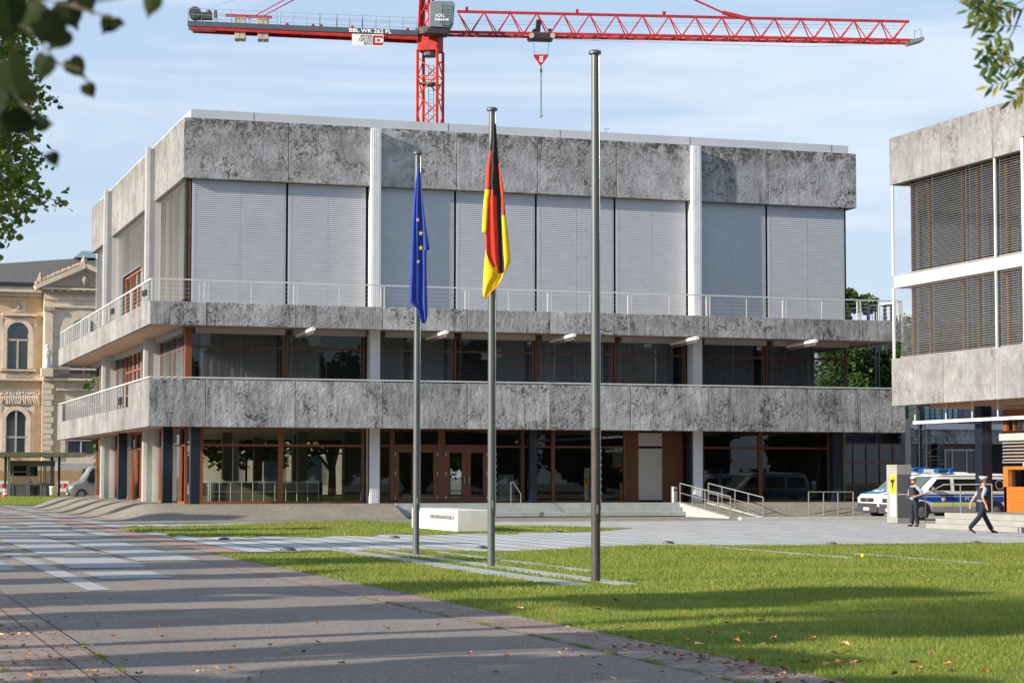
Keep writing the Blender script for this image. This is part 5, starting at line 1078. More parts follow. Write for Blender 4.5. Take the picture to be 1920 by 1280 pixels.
# ================================================================ VEHICLES
def van(name,loc,L_,H_,Wd,lab,cat,col,hood,police=None,group=None,belt=1.12):
    o=thing(name,loc,lab,cat,group); X,Y,Z=loc; hw=Wd/2
    # profile of the top line (distance from the front, height)
    P=[(0,.62),(.02,.95),(.12,1.05),(.62,hood),(.95,hood+.10),(1.62,H_-.16),(1.95,H_-.04),(2.6,H_),(L_-.6,H_-.02),(L_-.15,H_-.14),(L_,1.2),(L_,.6)]
    def top_(x):
        for (a,b),(c,d) in zip(P[:-1],P[1:]):
            if a<=x<=c and c>a: return b+(d-b)*(x-a)/(c-a)
        return P[0][1]
    def halfw(x,z):
        w=hw*(1-.10*max(0,(.35-x)/.35)**2-.05*max(0,(x-L_+.3)/.3)**2)
        if z>belt: w-=(z-belt)*.16
        if z<.5: w-=(.5-z)*.12
        t=top_(x)-z
        if t<.16: w-=(.16-t)*.75
        return w
    xs=sorted(set([0.0,.02,.07,.12,.25,.4,.62,.78,.95,1.2,1.45,1.62,1.8,1.95,2.3,2.6]+[3+.4*i for i in range(int((L_-3.2)/.4))]+[L_-.6,L_-.3,L_-.15,L_-.05,L_])); zz=[.28,.5,.8,1.0,1.12]
    rings=[]
    for x in xs:
        t=top_(max(x,.021)); lv=[min(z,t-.06*(5-i)) for i,z in enumerate(zz)]+[]
        lv=[z for z in zz]; lv=[min(z,t-.24+i*.02) for i,z in enumerate(lv)]
        hi=[lv[-1]+(t-lv[-1])*k for k in (.3,.6,.82,.95,1.)]
        side=[(halfw(x,z),z) for z in lv+hi]
        ring=[(X+x,Y-w_,Z+z) for w_,z in side]+[(X+x,Y+w_,Z+z) for w_,z in side[::-1]]; rings.append(ring)
    mb=MB(); n=len(rings[0]); k=0
    vs=[v for r_ in rings for v in r_]; fs=[]
    for i in range(len(rings)-1):
        for j in range(n): fs.append((i*n+j,i*n+(j+1)%n,(i+1)*n+(j+1)%n,(i+1)*n+j))
    fs.append(tuple(range(n))[::-1]); fs.append(tuple(range((len(rings)-1)*n,len(rings)*n))); mb.add(vs,fs); mb.build('body',col,o,smooth=True)
    def side_patch(poly,mt,nm,off=.008,both=True,sub=.12,parent=o):
        """polygon in (x,z) laid on the flank, as thin shell"""
        mb=MB(); from mathutils.geometry import tessellate_polygon
        # densify edges then triangulate by scan columns
        xs_=[p[0] for p in poly]; a,b=min(xs_),max(xs_); nn=max(1,int((b-a)/sub)); xsn=sorted(set([a+(b-a)*i/nn for i in range(nn+1)]+xs_))
        def span(x):
            zs_=[]
            for (x1,z1),(x2,z2) in zip(poly,poly[1:]+poly[:1]):
                if x1==x2:
                    if abs(x-x1)<1e-6: zs_+= [z1,z2]
                elif min(x1,x2)-1e-7<=x<=max(x1,x2)+1e-7: zs_.append(z1+(z2-z1)*(x-x1)/(x2-x1))
            return (min(zs_),max(zs_)) if zs_ else None
        for sgn in ((-1,1) if both else (-1,)):
            mb=MB(); cols=[]
            for x in xsn:
                s_=span(x)
                if not s_: continue
                m_=6; cols.append([(X+x,Y+sgn*(halfw(x,s_[0]+(s_[1]-s_[0])*t/m_)+off),Z+s_[0]+(s_[1]-s_[0])*t/m_) for t in range(m_+1)])
            for c1,c2 in zip(cols[:-1],cols[1:]):
                for t in range(6): mb.add([c1[t],c2[t],c2[t+1],c1[t+1]],[(0,1,2,3)])
            ob_=mb.build(nm,mt,parent)
        return ob_
    def hood_patch(x0,x1,y0,y1,mt,nm,off=.01):
        mb=MB(); m_=10
        for i in range(m_):
            a=x0+(x1-x0)*i/m_; b=x0+(x1-x0)*(i+1)/m_
            def w(x,y): return (X+x-off*.5,Y+max(-1,min(1,y))*(halfw(x,top_(x)-.02)-.01),Z+top_(x)+off-.0*abs(y))
            mb.quad(w(a,y0),w(a,y1),w(b,y1),w(b,y0))
        return mb.build(nm,mt,o)
    hood_patch(.98,1.66,-.93,.93,'windshield' if police else 'screen_glare','windscreen')
    zb=1.2; zt=H_-.24
    side_patch([(1.25,zb+.03),(1.72,zt),(2.3,zt),(2.3,zb+.02)],'carglass','side_window'); side_patch([(2.48,zb),(2.48,zt),(3.55,zt),(3.55,zb)],'carglass','side_window'); side_patch([(3.68,zb),(3.68,zt),(L_-.35,zt-.02),(L_-.25,zb)],'carglass','side_window')
    for x in (.95,.95+3.1 if L_<5.4 else .95+3.45):
        side_patch([(x-.43,.27),(x-.38,.55),(x-.22,.74),(x,.8),(x+.22,.74),(x+.38,.55),(x+.43,.27)],'black','wheel_arch',.012,sub=.06)
        for s_ in (-1,1):
            y=Y+s_*(hw-.11); mb=MB(); mb.tube((X+x,y-.11,Z+.335),(X+x,y+.135 if s_>0 else y+.11,Z+.335),.335,22) if s_>0 else mb.tube((X+x,y-.135,Z+.335),(X+x,y+.11,Z+.335),.335,22); wl=mb.build('wheel','black',o,smooth=True)
            yo=y+s_*.137; mb=MB(); mb.tube((X+x,yo-.004,Z+.335),(X+x,yo+.004,Z+.335),.215,20)
            mb.build('rim','vgrey',wl)
            mb=MB()
            for q in range(10):
                a=q*math.pi/5; mb.beam((X+x,yo+s_*.012,Z+.335),(X+x+.2*math.cos(a),yo+s_*.012,Z+.335+.2*math.sin(a)),.03,.02)
            mb.build('spokes','rim',wl)
    # lower bumper and grille on the nose
    mb=MB()
    for z0_,z1_,y_ in ((.26,.52,.94),):
        mb.box(X-.05,X+.12,Y-hw*y_,Y+hw*y_,Z+z0_,Z+z1_)
    mb.box(X-.03,X+.1,Y-hw*.9,Y+hw*.9,Z+.52,Z+.66); mb.build('bumper','bumper',o,bevel=.03)
    mb=MB(); mb.box(X-.012,X+.06,Y-hw*.62,Y+hw*.62,Z+.70,Z+.88); mb.build('grille','black',o)
    mb=MB(); mb.box(X-.016,X+.03,Y-hw*.9,Y-hw*.64,Z+.72,Z+.92); mb.build('headlight','lamp',o,bevel=.02); mb=MB(); mb.box(X-.016,X+.03,Y+hw*.64,Y+hw*.9,Z+.72,Z+.92); mb.build('headlight','lamp',o,bevel=.02)
    side_patch([(.01,.74),(.01,.9),(.3,.98),(.42,.97),(.2,.8)],'lamp','headlight',.01)
    mb=MB(); mb.tube((X-.02,Y,Z+.79),(X-.012,Y,Z+.79),.075,14); mb.build('badge','rim',o)
    mb=MB(); mb.box(X-.065,X-.051,Y-.26,Y+.26,Z+.36,Z+.47); pl=mb.build('number_plate','plate',o); mb=MB(); mb.box(X-.068,X-.0655,Y+.22,Y+.26,Z+.36,Z+.47); mb.build('plate_band','plateblue',pl)
    for s_ in (-1,1): mb=MB(); mb.ball((X+1.42,Y+s_*(hw+.13),Z+1.27),.13,10,8,(.55,.75,1)); mb.beam((X+1.45,Y+s_*(hw-.04),Z+1.2),(X+1.42,Y+s_*(hw+.1),Z+1.22),.06,.05); mb.build('mirror','bumper',o,smooth=True)
    side_patch([(.5,.28),(.5,.34),(L_-.2,.34),(L_-.2,.28)],'bumper','sill',.012)
    for x in (1.3,2.39,3.6): side_patch([(x,.4),(x,1.15),(x+.012,1.15),(x+.012,.4)],'bumper','door_gap',.009,sub=.01)
    for x in (2.18,2.55): side_patch([(x,1.03),(x,1.07),(x+.16,1.07),(x+.16,1.03)],'rim','door_handle',.02)
    if police:
        bl='vcyan' if police==1 else 'vblue'
        side_patch([(.42,.82),(.42,1.0),(1.0,1.06),(L_-.04,1.06),(L_-.04,.74),(1.45,.74),(.9,.86)],bl,'blue_stripe',.006)
        side_patch([(.98,1.085),(.98,1.13),(L_-.08,1.13),(L_-.08,1.085)],'vcream','pale_stripe',.006); side_patch([(1.0,.965),(1.0,.985),(L_-.06,.985),(L_-.06,.965)],'vwhite','thin_stripe',.009)
        side_patch([(1.40,.62),(1.46,.72),(L_-.95 if L_<5.4 else 3.5,.72),(L_-1.3,.62)],'vyellow','yellow_stripe',.006); side_patch([(L_-.5,.60),(L_-.5,.70),(L_-.04,.70),(L_-.04,.60)],'vyellow','yellow_stripe',.006)
        side_patch([(1.36,.34),(1.42,.58),(3.6,.58),(3.7,.34)],'vsilver','silver_panel',.005); side_patch([(4.45,.34),(4.5,.55),(L_-.05,.55),(L_-.05,.34)],'vsilver','silver_panel',.005)
        hood_patch(.10,.97,-.97,.97,'vcyan' if police==1 else 'vblue','hood_colour'); side_patch([(.12,.93),(.5,1.06),(.98,1.1),(.98,1.0),(.42,.93)],bl,'wing_colour',.011); hood_patch(.14,.88,.16,.24,'vwhite','hood_line',.016); hood_patch(.14,.88,-.42,-.3,'vwhite','hood_line',.016)
        text('lettering','POLIZEI',.24,'parapet',o,(X+2.95,Y-hw-.022,Z+.80),(1,0,0),(0,0,1),.003,'LEFT',1.1)
        text('lettering','POLIZEI',.26,'vcream',o,(X+.5,Y+.48,Z+top_(.5)+.025),(0,-1,0),(.92,0,.4),.003,'LEFT',1.0)
        mb=MB(); mb.tube((X+1.95,Y-hw-.018,Z+.86),(X+1.95,Y-hw-.012,Z+.86),.09,18); e=mb.build('round_emblem','white',o); mb=MB(); mb.tube((X+1.95,Y-hw-.024,Z+.86),(X+1.95,Y-hw-.019,Z+.86),.05,14); mb.build('emblem_core','vyellow',e)
        mb=MB()
        for i in range(24):
            a=i*math.pi/12; b=(i+1)*math.pi/12; q=lambda r_,t,: (X+4.62+r_*math.cos(t),Y-halfw(4.6,1.45+r_*math.sin(t))-.02,Z+1.45+r_*math.sin(t)); mb.quad(q(.17,a),q(.2,a),q(.2,b),q(.17,b))
        mb.build('ring_emblem','parapet',o)
        # light bar
        lb=X+1.95; mb=MB(); mb.box(lb-.12,lb+.2,Y-hw*.45,Y+hw*.45,Z+H_+.02,Z+H_+.17); mb.build('light_bar','vsilver',o,bevel=.02)
        for s_ in (-1,1): mb=MB(); mb.box(lb-.16,lb+.34,Y+s_*hw*.45,Y+s_*hw*.86,Z+H_+.0,Z+H_+.18); mb.build('blue_light','bluelight',o,bevel=.06)
        mb=MB(); mb.box(lb+.85,lb+1.0,Y-.1,Y+.1,Z+H_+.0,Z+H_+.2); mb.build('blue_light','bluelight',o,bevel=.03)
        side_patch([(1.5,H_-.19),(1.95,H_-.11),(L_-.5,H_-.11),(L_-.5,H_-.15),(1.98,H_-.15)],'bumper','gutter',.005)
    return o
v2c=onZ(1692,977.5); v1c=onZ(1651,973.5)
van('police_van',(41.72,76.8,-.01),5.45,1.93,1.92,'silver and blue police van parked behind the information pillar, near one','van','vwhite',1.12,police=2,group='parked police vans')
van('police_van',(42.55,80.3,-.01),5.0,2.0,1.9,'light blue and white police van, nose out to the left behind the other','van','vwhite',1.16,police=1,group='parked police vans')
van('delivery_van',(fx(127,165,905),165,-.01),5.6,2.6,2.0,'grey delivery van partly hidden behind the building corner at the left','van','vgrey',1.35)
# curb under the vans
o=struct('low_kerb',MB().box(36,45.5,78.9,79.2,-.02,.1),'stone')
# ================================================================ TREES
def leaves_mesh(name,C,size,mt,rng,heart=False,flat_=.6,droop=.2,ar=.8):
    n=len(C); s=size*rng.uniform(.65,1.3,n); 
    nrm=rng.normal(0,1,(n,3)); nrm[:,2]=np.abs(nrm[:,2])+flat_; nrm/=np.linalg.norm(nrm,axis=1)[:,None]
    t=rng.normal(0,1,(n,3)); t-= (t*nrm).sum(1)[:,None]*nrm; t/=np.linalg.norm(t,axis=1)[:,None]; b=np.cross(nrm,t)
    if heart: O=[(0,0),(.42,.28),(.40,.62),(0,1.0),(-.40,.62),(-.42,.28)]
    else: O=[(0,0),(.5*ar,.5),(0,1.),(-.5*ar,.5)]
    m=len(O); V=np.zeros((n,m,3))
    for i,(u,v) in enumerate(O): V[:,i]=C+(b*u+t*(v-.4))*s[:,None]+nrm*(-abs(u)*.25)[...,None]*s[:,None] if False else C+(b*u+t*(v-.4))*s[:,None]-nrm*(abs(u)*.35*s)[:,None]
    me=bpy.data.meshes.new(name); me.vertices.add(n*m); me.vertices.foreach_set('co',V.reshape(-1)); me.loops.add(n*m); me.loops.foreach_set('vertex_index',np.arange(n*m,dtype=np.int32))
    me.polygons.add(n); me.polygons.foreach_set('loop_start',np.arange(n,dtype=np.int32)*m); me.polygons.foreach_set('loop_total',np.full(n,m,np.int32)); me.update(calc_edges=True); me.materials.append(M[mt]); return me
def clumps(rng,blobs,n,shell=.55):
    out=[]; tot=sum(b[3]**2 for b in blobs)
    for (x,y,z,r) in blobs:
        k=int(n*r*r/tot); d=rng.normal(0,1,(k,3)); d/=np.linalg.norm(d,axis=1)[:,None]; q=r*(shell+(1-shell)*rng.random(k))[:,None]; out.append(np.array([x,y,z])+d*q*np.array([1,1,.85]))
    return np.concatenate(out)
def branchy(mb,base,tips,r0,rng):
    for t in tips:
        a=Vector(base); b=Vector(t); m_=a.lerp(b,.5)+Vector((rng.uniform(-.2,.2),rng.uniform(-.2,.2),.25)); mb.tube(a,m_,r0,6,r0*.6); mb.tube(m_,b,r0*.6,6,r0*.15)
def tree(loc,H,trunk_h,rad,n,size,mt,lab,cat='tree',group=None,seed=1,name='tree',nb=16,zs=1.,r0=.16,heart=False):
    rng=np.random.default_rng(seed); o=thing(name,loc,lab,cat,group); X,Y,Z=loc; bl=[]
    for i in range(nb):
        a=rng.uniform(0,2*math.pi); t=rng.random(); z=trunk_h+(H-trunk_h)*(.12+.8*t); rr=rad*(.35+.45*math.sin(math.pi*min(.95,.2+.7*t)))*rng.uniform(.4,1.0); bl.append((rr*math.cos(a),rr*math.sin(a),z,rad*rng.uniform(.28,.45)))
    P=clumps(rng,bl,n); me=leaves_mesh('crown',P,size,mt,rng,heart); c=bpy.data.objects.new('crown',me); COL.objects.link(c); c.parent=o; LOC[c.name]=Vector(loc)
    mb=MB(); mb.tube((X,Y,Z-.1),(X,Y,Z+trunk_h+.4*(H-trunk_h)),r0,10,r0*.5); branchy(mb,(X,Y,Z+trunk_h),[(X+b[0]*.8,Y+b[1]*.8,Z+b[2]) for b in bl[:10]],r0*.45,rng); mb.build('trunk','bark',o,smooth=True); return o
# avenue trees outside the frame on the left: they cast the long shadows
proto=tree((-8.,28.9,0),9.3,2.9,2.15,7000,.36,'leaf_far','avenue tree with tall narrow crown beside the path, left of the view',group='avenue trees left of the path',name='avenue_tree',seed=5,nb=22)
def copy_thing(o,loc,sc=1.):
    r=o.copy(); COL.objects.link(r); r.location=loc; r.scale=(sc,sc,sc); LOC[r.name]=Vector(loc)
    for ch in o.children: c=ch.copy(); COL.objects.link(c); c.parent=r
    return r
proto.scale=(.95,.95,.80)
for i,(y,s,sz) in enumerate(((12.6,1.0,.72),(15.6,.8,.74),(17.9,.95,1.22),(23.8,.95,1.04),(34.3,.62,.72),(39.3,.95,.88),(44.6,.7,.8),(49.0,.9,1.0),(54,.7,.85),(58.6,.95,.9),(64,.75,1),(69,.9,.8),(74.5,.7,.95),(80.5,.6,1.),(87,.6,1.12),(93.5,.55,1.15),(99.5,.6,1.1),(106,.5,1.15),(112,.6,1.1),(118,.55,1.15),(125,.7,1.1))):
    t=copy_thing(proto,(-8.+((i*7)%3-1)*.35,y,0),s); t.scale=(s,s,sz); t.rotation_euler.z=i*1.7
pk=tree((6,-30,0),15,.6,5.5,9000,.8,'leaf_far','park tree behind the viewpoint, mirrored in the ground floor glass',group='park trees behind the viewpoint',name='park_tree',seed=60,nb=30,r0=.35)  # unseen; low crowns added so the glass reflects dark leaves, not sky
for i,(x,y,s_) in enumerate(((-3,-26,.9),(14,-34,1.05),(22,-28,1.1),(31,-33,.95),(40,-27,1.1),(49,-34,1.),(58,-28,1.05),(67,-33,1.1),(77,-26,1.),(88,-30,1.1),(100,-25,1.1),(10,-50,1.3),(27,-52,1.25),(45,-50,1.35),(63,-52,1.3),(84,-48,1.3))):
    t=copy_thing(pk,(x,y,0),s_); t.rotation_euler.z=i*2.1
# background trees: gap, behind the glazed hall, above the balcony
for i,(px,Y,H,rad,lab) in enumerate(((1625,146,12.6,5.5,'dark green bushy tree in the gap, deepest behind the others'),(1597,132,15.8,2.6,'dark green bushy tree between the two buildings, nearest the hall'),(1640,138,12.2,5.,'dark green bushy tree seen under the balcony in the gap'),(1690,134,13,4.6,'dark green bushy tree in the gap, partly behind the office wing'))):
    x=fx(px,Y,690); tree((x,Y,0),H,.5,rad,15000,.36,'leaf_far',lab,seed=20+i,name='broadleaf_tree',nb=34,r0=.12,group='trees between the buildings')
for i,(x,y,H,rad,lab) in enumerate(((19,133,11,4.5,'garden tree seen through the ground floor glass, left'),(25.5,137,12,4.5,'garden tree seen through the ground floor glass, right'),(32,135,12,5,'garden tree seen through the entrance doors'),(41,134,11,5,'garden tree behind the hall, hidden by its dark rear wall'))):
    tree((x,y,0),H,2,rad,5000,.5,'leaf_far',lab,seed=40+i,name='garden_tree',nb=20,r0=.3)
tree((fx(182,176,880),176,0),3.6,.4,1.1,1200,.25,'leaf_far','small shrub behind the grey delivery van','shrub',seed=51,name='shrub',nb=8,r0=.06)
rp_=thing('rear_house',(27,170,0),'pale rear house seen through the ground floor glass','building')
mb=MB(); mb.box(23,42,170,180,0,9); mb.build('wall','sandstone',rp_)
for k in range(5): mb=MB(); mb.box(24+3.5*k,25.4+3.5*k,169.9,169.99,1.2,3.4); mb.box(24+3.5*k,25.4+3.5*k,169.9,169.99,5.2,7.6); mb.build('window','oldglass',rp_)
# foreground linden: crown reaching in at the left edge (sharp leaves, about 20 m away)
def camp(px,py,d): r=ray(px,py); return Vector((0,0,EYE))+r*d
rng=np.random.default_rng(77)
lt=thing('linden_tree',(-2.6,21.5,0),'leafy linden crown reaching into the left edge, sunlit small round leaves','tree')
twigs=[]; P=[]
spec=[((-60,420),(52,395),21),((-60,350),(121,379),21),((-60,330),(70,330),20.5),((-60,300),(85,300),21),((-60,260),(60,262),20),((-60,230),(80,205),21),((-60,200),(105,188),21.5),((-60,150),(60,160),20.5),((-60,90),(45,110),21),((-60,40),(70,50),21.5),((-60,0),(75,10),21),((-60,-40),(60,-30),20.5),((-60,400),(12,450),20.5),((-60,370),(40,420),20),((-60,290),(40,345),20.2),((-60,180),(30,240),20.6),((-60,60),(30,80),20.4),((-40,400),(-5,455),20.4),((-60,230),(45,285),20.8)]
mb=MB()
for (a,b),(c,d),dist in spec:
    A=camp(a-120,b+10,dist+.8); B=camp(c,d,dist); mid=A.lerp(B,.55)+Vector((0,0,.12)); mb.tube(A,mid,.022,5,.012); mb.tube(mid,B,.012,5,.003)
    L_=(B-A).length; k=int(70*L_)
    for i in range(k):
        t=rng.random()**.8; q=(A.lerp(mid,t/.55) if t<.55 else mid.lerp(B,(t-.55)/.45)); sp=.30*(1-t)+.05; q=q+Vector(rng.normal(0,sp,3)); P.append(q)
for i in range(15): mb.tube((-2.6,21.5,4+i*.3),camp(*[ (s[0][0]-120,s[0][1]+10) for s in spec][i],spec[i][2]+.8),.06,6,.022)
P=[p for p in P]
# inner mass, only left of the frame edge region
for i in range(9500):
    px=rng.uniform(-300,58)+rng.normal(0,20); py=rng.uniform(-200,400); P.append(camp(px,py,rng.uniform(19.3,23.0)))
me=leaves_mesh('crown',np.array([tuple(p-Vector((-2.6,21.5,0))) for p in P]),.072,'leaf',rng,True,.15); c=bpy.data.objects.new('crown',me); COL.objects.link(c); c.parent=lt; LOC[c.name]=Vector((-2.6,21.5,0))
mb.build('branch','bark',lt); mb=MB(); mb.tube((-2.6,21.5,-.1),(-2.6,21.5,9.5),.2,12,.1); mb.build('trunk','bark',lt,smooth=True)
# near out of focus twig
nr=thing('near_linden_branch',camp(-200,-100,4.2),'dark out of focus leafy twig hanging close in the upper left corner','branch')
def leafpoly(mb,c,size,ang,tilt,yaw):
    O=[(0,-.62),(.10,-.42),(.30,-.24),(.43,.0),(.40,.24),(.20,.38),(.03,.32),(-.16,.40),(-.38,.28),(-.46,.04),(-.30,-.26),(-.08,-.44)]
    e=ray(960,640).normalized(); rt=Vector((math.cos(YAW),-math.sin(YAW),0)); up=Vector((0,0,1)); rt=(rt*math.cos(yaw)+e*math.sin(yaw)); up=(up*math.cos(tilt)+e*math.sin(tilt))
    ca,sa=math.cos(ang),math.sin(ang); nn=rt.cross(up)
    vs=[c+nn*size*.02]+[c+(rt*(u*ca-v*sa)+up*(u*sa+v*ca))*size-nn*size*.12*abs(u)*2 for u,v in O]
    mb.add(vs,[(0,i+1,(i+1)%12+1) for i in range(12)])
mb=MB(); rr=random.Random(9)
for px,py,s,ang in ((80,122,62,-.3),(140,125,54,.6),(166,168,38,.5),(98,297,36,.4),(205,45,44,-.6),(283,5,52,-.3),(220,42,30,1.2),(130,22,70,.4),(95,52,75,1.),(60,30,80,0),(20,140,88,.3),(40,228,66,1.5),(78,232,44,1.5),(5,232,66,.3),(25,170,60,.7),(15,15,90,.2),(55,175,50,.8),(160,2,60,.5),(110,70,60,-.5),(-20,190,90,.3),(10,45,70,1.3)):
    leafpoly(mb,camp(px,py,4.1+rr.uniform(-.25,.35)),s*4.1/F*1.0,ang,rr.uniform(-.5,.5),rr.uniform(-.6,.6))
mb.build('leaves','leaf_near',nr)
mb=MB()
for A,B in (((-120,-40),(60,60)),((60,60),(110,120)),((110,120),(150,130)),((150,130),(168,160)),((-120,-40),(130,10)),((130,10),(215,35)),((130,10),(275,-10)),((-120,120),(10,160)),((10,160),(80,232)),((-120,120),(0,240))): mb.tube(camp(*A,4.2),camp(*B,4.15),.003,5,.002)
mb.build('twig','bark',nr)
# ash branch, top right (about 10 m away)
ah=thing('ash_branch',camp(2010,-60,10.5),'hanging ash branch with narrow green leaflets in the upper right corner','branch')
mb=MB(); mt_=MB(); rr=random.Random(4)
rtv=Vector((math.cos(YAW),-math.sin(YAW),0)); upv=Vector((0,0,1)); fv=Vector((math.sin(YAW),math.cos(YAW),0))
def frond(px,py,ang,n,ln,d=10.4):
    """pinnate leaf: rachis from (px,py) in direction ang (degrees, 0=right,90=down)"""
    a=R(ang); p0=camp(px,py,d); dv=(rtv*math.cos(a)-upv*math.sin(a))*math.cos(.4)+fv*rr.uniform(-.35,.35); u=ln*d/F
    mt_.tube(p0,p0+dv*u,.003,4,.0015)
    for i in range(n+1):
        for s_ in ((-1,1) if i<n else (0,)):
            b=a+s_*R(rr.uniform(38,62)); q=p0+dv*u*(.25+.75*i/n); ld=(rtv*math.cos(b)-upv*math.sin(b)); ld=(ld+fv*rr.uniform(-.5,.5)).normalized(); l=.074*rr.uniform(.75,1.15); w_=ld.cross(fv+Vector((rr.uniform(-.6,.6),0,rr.uniform(-.6,.6)))).normalized()*l*.15
            mb.add([q,q+ld*l*.35+w_,q+ld*l*.7+w_*.7,q+ld*l,q+ld*l*.7-w_*.7,q+ld*l*.35-w_],[(0,1,2,3,4,5)])
for f_ in ((1905,150,165,4,62),(1912,112,195,4,75),(1895,120,175,4,60),(1885,128,185,3,42),(1915,50,185,5,80),(1910,20,170,5,90),(1885,10,185,4,60),(1860,5,165,4,45),(1900,60,120,4,60),(1880,50,130,4,55),(1920,0,150,5,80),(1900,-10,170,5,90),(1845,-5,175,3,40),(1890,30,165,5,70),(1930,90,100,4,60),(1875,-5,120,4,50),(1930,160,140,4,50),(1935,130,180,4,60)): frond(*f_)
for A,B in (((2010,-60),(1915,20)),((1915,20),(1900,60)),((2000,60),(1915,115)),((1915,115),(1895,125)),((1915,20),(1870,5)),((2000,60),(1920,150))): mt_.tube(camp(*A,10.5),camp(*B,10.4),.008,5,.003)
mb.build('leaves','leaf_ash',ah); mt_.build('twig','bark',ah)
# ================================================================ SMALL THINGS ON THE GROUND
labs=['dark ground spotlight in a slab gap at the left tip of the far grass patch','dark ground spotlight on slabs below the fingers of the far grass patch','largest dark ground spotlight at the left end of the front lawn','dark ground spotlight in front of the stone block, left of the first flagpole','dark ground spotlight at the lawn edge between left and middle flagpoles','dark ground spotlight on the slabs right of the stone block','dark ground spotlight at the lawn edge right of the bare flagpole','dark ground spotlight at the lawn edge below the pebble slope','dark ground spotlight at the lawn edge near the right photo edge','dark ground spotlight in the gravel behind the far grass patch']
for (px,py,s),lab in zip(((278,989,1),(420,1011,1),(540,1031,1.6),(740,1008,1),(903,1027,1),(1045,997,1),(1253,1018,1),(1560,1020,1),(1830,1018,1),(538,982,.8)),labs):
    p=onZ(px,py); o=thing('ground_spotlight',(p.x,p.y,0),lab,'ground light','dome spotlights set in the paving'); mb=MB(); mb.tube((p.x,p.y,0),(p.x,p.y,.035),.16*s**.5,16,.15*s**.5); mb.build('ring','bumper',o)
    mb=MB(); mb.ball((p.x,p.y,.03),.12*s**.5,14,8,(1,1,.3)); mb.build('dome','bumper',o,smooth=True)
p=onZ(1617,1046); mb=MB(); mb.ball((p.x,p.y,.055),.055,14,10); o=mb.build('ball','ball',smooth=True); tag(o,'small bright yellow ball lying on the lawn','ball')
# fallen leaves
rr=random.Random(12); shapes=[]
for k in range(5):
    n=9; mb=MB(); pts=[]
    for i in range(n):
        a=2*math.pi*i/n; r_=.5*(1 if i%2==0 else .62)*rr.uniform(.85,1.15); pts.append((r_*math.cos(a),r_*.8*math.sin(a),.16*abs(math.sin(a*1.5+k))+rr.uniform(0,.12)))
    mb.add([(0,0,.02)]+pts,[(0,i+1,(i+1)%n+1) for i in range(n)]); me=bpy.data.meshes.new('fallen_leaf'); me.from_pydata(mb.v,[],mb.f); shapes.append(me); me.materials.append(M['dry'])
drymats=[mat('dry_leaf_%s'%n_,c,.7) for n_,c in (('tan',(.38,.20,.085)),('brown',(.20,.075,.03)),('orange',(.45,.18,.04)),('pale',(.50,.34,.16)))]
def fl_(x,y,s,zone,z=.012):
    me=rr.choice(shapes); o=bpy.data.objects.new('fallen_leaf',me); COL.objects.link(o); o.location=(x,y,z); o.scale=(s,s,s); o.rotation_euler=(rr.uniform(-.3,.3),rr.uniform(-.3,.3),rr.uniform(0,6.3))
    o.material_slots[0].link='OBJECT'; o.material_slots[0].material=rr.choice(drymats); tag(o,{'path':'dry curled leaf lying on the grey path','lawn':'dry curled leaf lying in the grass at the lawn edge','cob':'dry curled leaf lying on the reddish cobbles at the left'}[zone],'leaf','fallen leaves '+{'path':'on the path','lawn':'in the grass','cob':'on the left cobbles'}[zone])
PX_=[(1505,466,0),(365,545,0),(615,556,0),(475,590,0),(368,653,0),(485,675,0),(547,696,0),(880,714,0),(637,763,0),(915,767,0),(1245,676,0),(1780,690,0),(1315,822,0),(1518,814,0),(1790,797,0),(1607,848,0),(1710,853,0),(1068,861,0),(1186,857,0),(705,902,0),(563,920,0),(538,965,0),(1078,932,0),(1212,943,0),(1300,944,0),(1114,965,0),(1145,966,0),(1404,1003,0),(1470,973,0),(778,977,0)]
for a,b,_ in PX_:
    p=onZ(a/3,940+b/3); fl_(p.x,p.y,rr.uniform(.07,.10),'path')
for a,b in ((1068,538),(1375,618),(1465,651),(1663,655),(1690,655),(1635,672),(1805,697),(1832,729),(1815,773),(488,532),(978,480),(820,553),(1395,687),(265,634),(95,641),(345,664),(85,745),(170,798),(10,745),(1655,693),(1745,687)):
    p=onZ(400+a/2.526,960+b/2.526); fl_(p.x,p.y,rr.uniform(.07,.1),'path')
for a,b in ((400,1200),(60,1262),(640,1245),(930,1262),(1150,1275),(1240,1262),(1330,1275),(880,1225),(505,1188)): p=onZ(a,b); fl_(p.x,p.y,.08,'path')
for i in range(64):
    a=rr.random(); px=1120+a*480+rr.uniform(-20,60); yb=1150+(px-1000)*.214; p=onZ(px,yb+rr.uniform(2,42)); 
    if p.x>8.55: fl_(p.x,p.y,rr.uniform(.08,.14),'lawn',.055)
    else: fl_(p.x,p.y,rr.uniform(.07,.1),'path')
for a,b in ((125,407),(45,446),(437,480),(620,510),(697,556),(795,518),(768,497),(552,558),(1135,605),(945,650),(1100,650),(1425,690),(1515,650),(1460,715),(1600,732),(1755,730),(1145,640),(1585,695),(770,612),(655,590),(822,580),(995,578),(1355,740),(1110,690),(1055,697),(960,690),(1180,690)):
    p=onZ(1100+a/2.3415,960+b/2.3415); fl_(p.x,p.y,rr.uniform(.1,.15),'lawn',.06)
for i in range(46):
    a=rr.gauss(0,1); px=1380+a*150; p=onZ(px,1150+(px-1000)*.214+rr.uniform(-4,22))
    if p.x>8.55: fl_(p.x,p.y,rr.uniform(.08,.14),'lawn',.05)
    else: fl_(p.x,p.y,rr.uniform(.07,.1),'path')
for i in range(42):
    p=onZ(rr.uniform(0,260)*rr.random()**.5,rr.uniform(1165,1280)); 
    if p.x<2.7: fl_(p.x,p.y,rr.uniform(.06,.1),'cob')
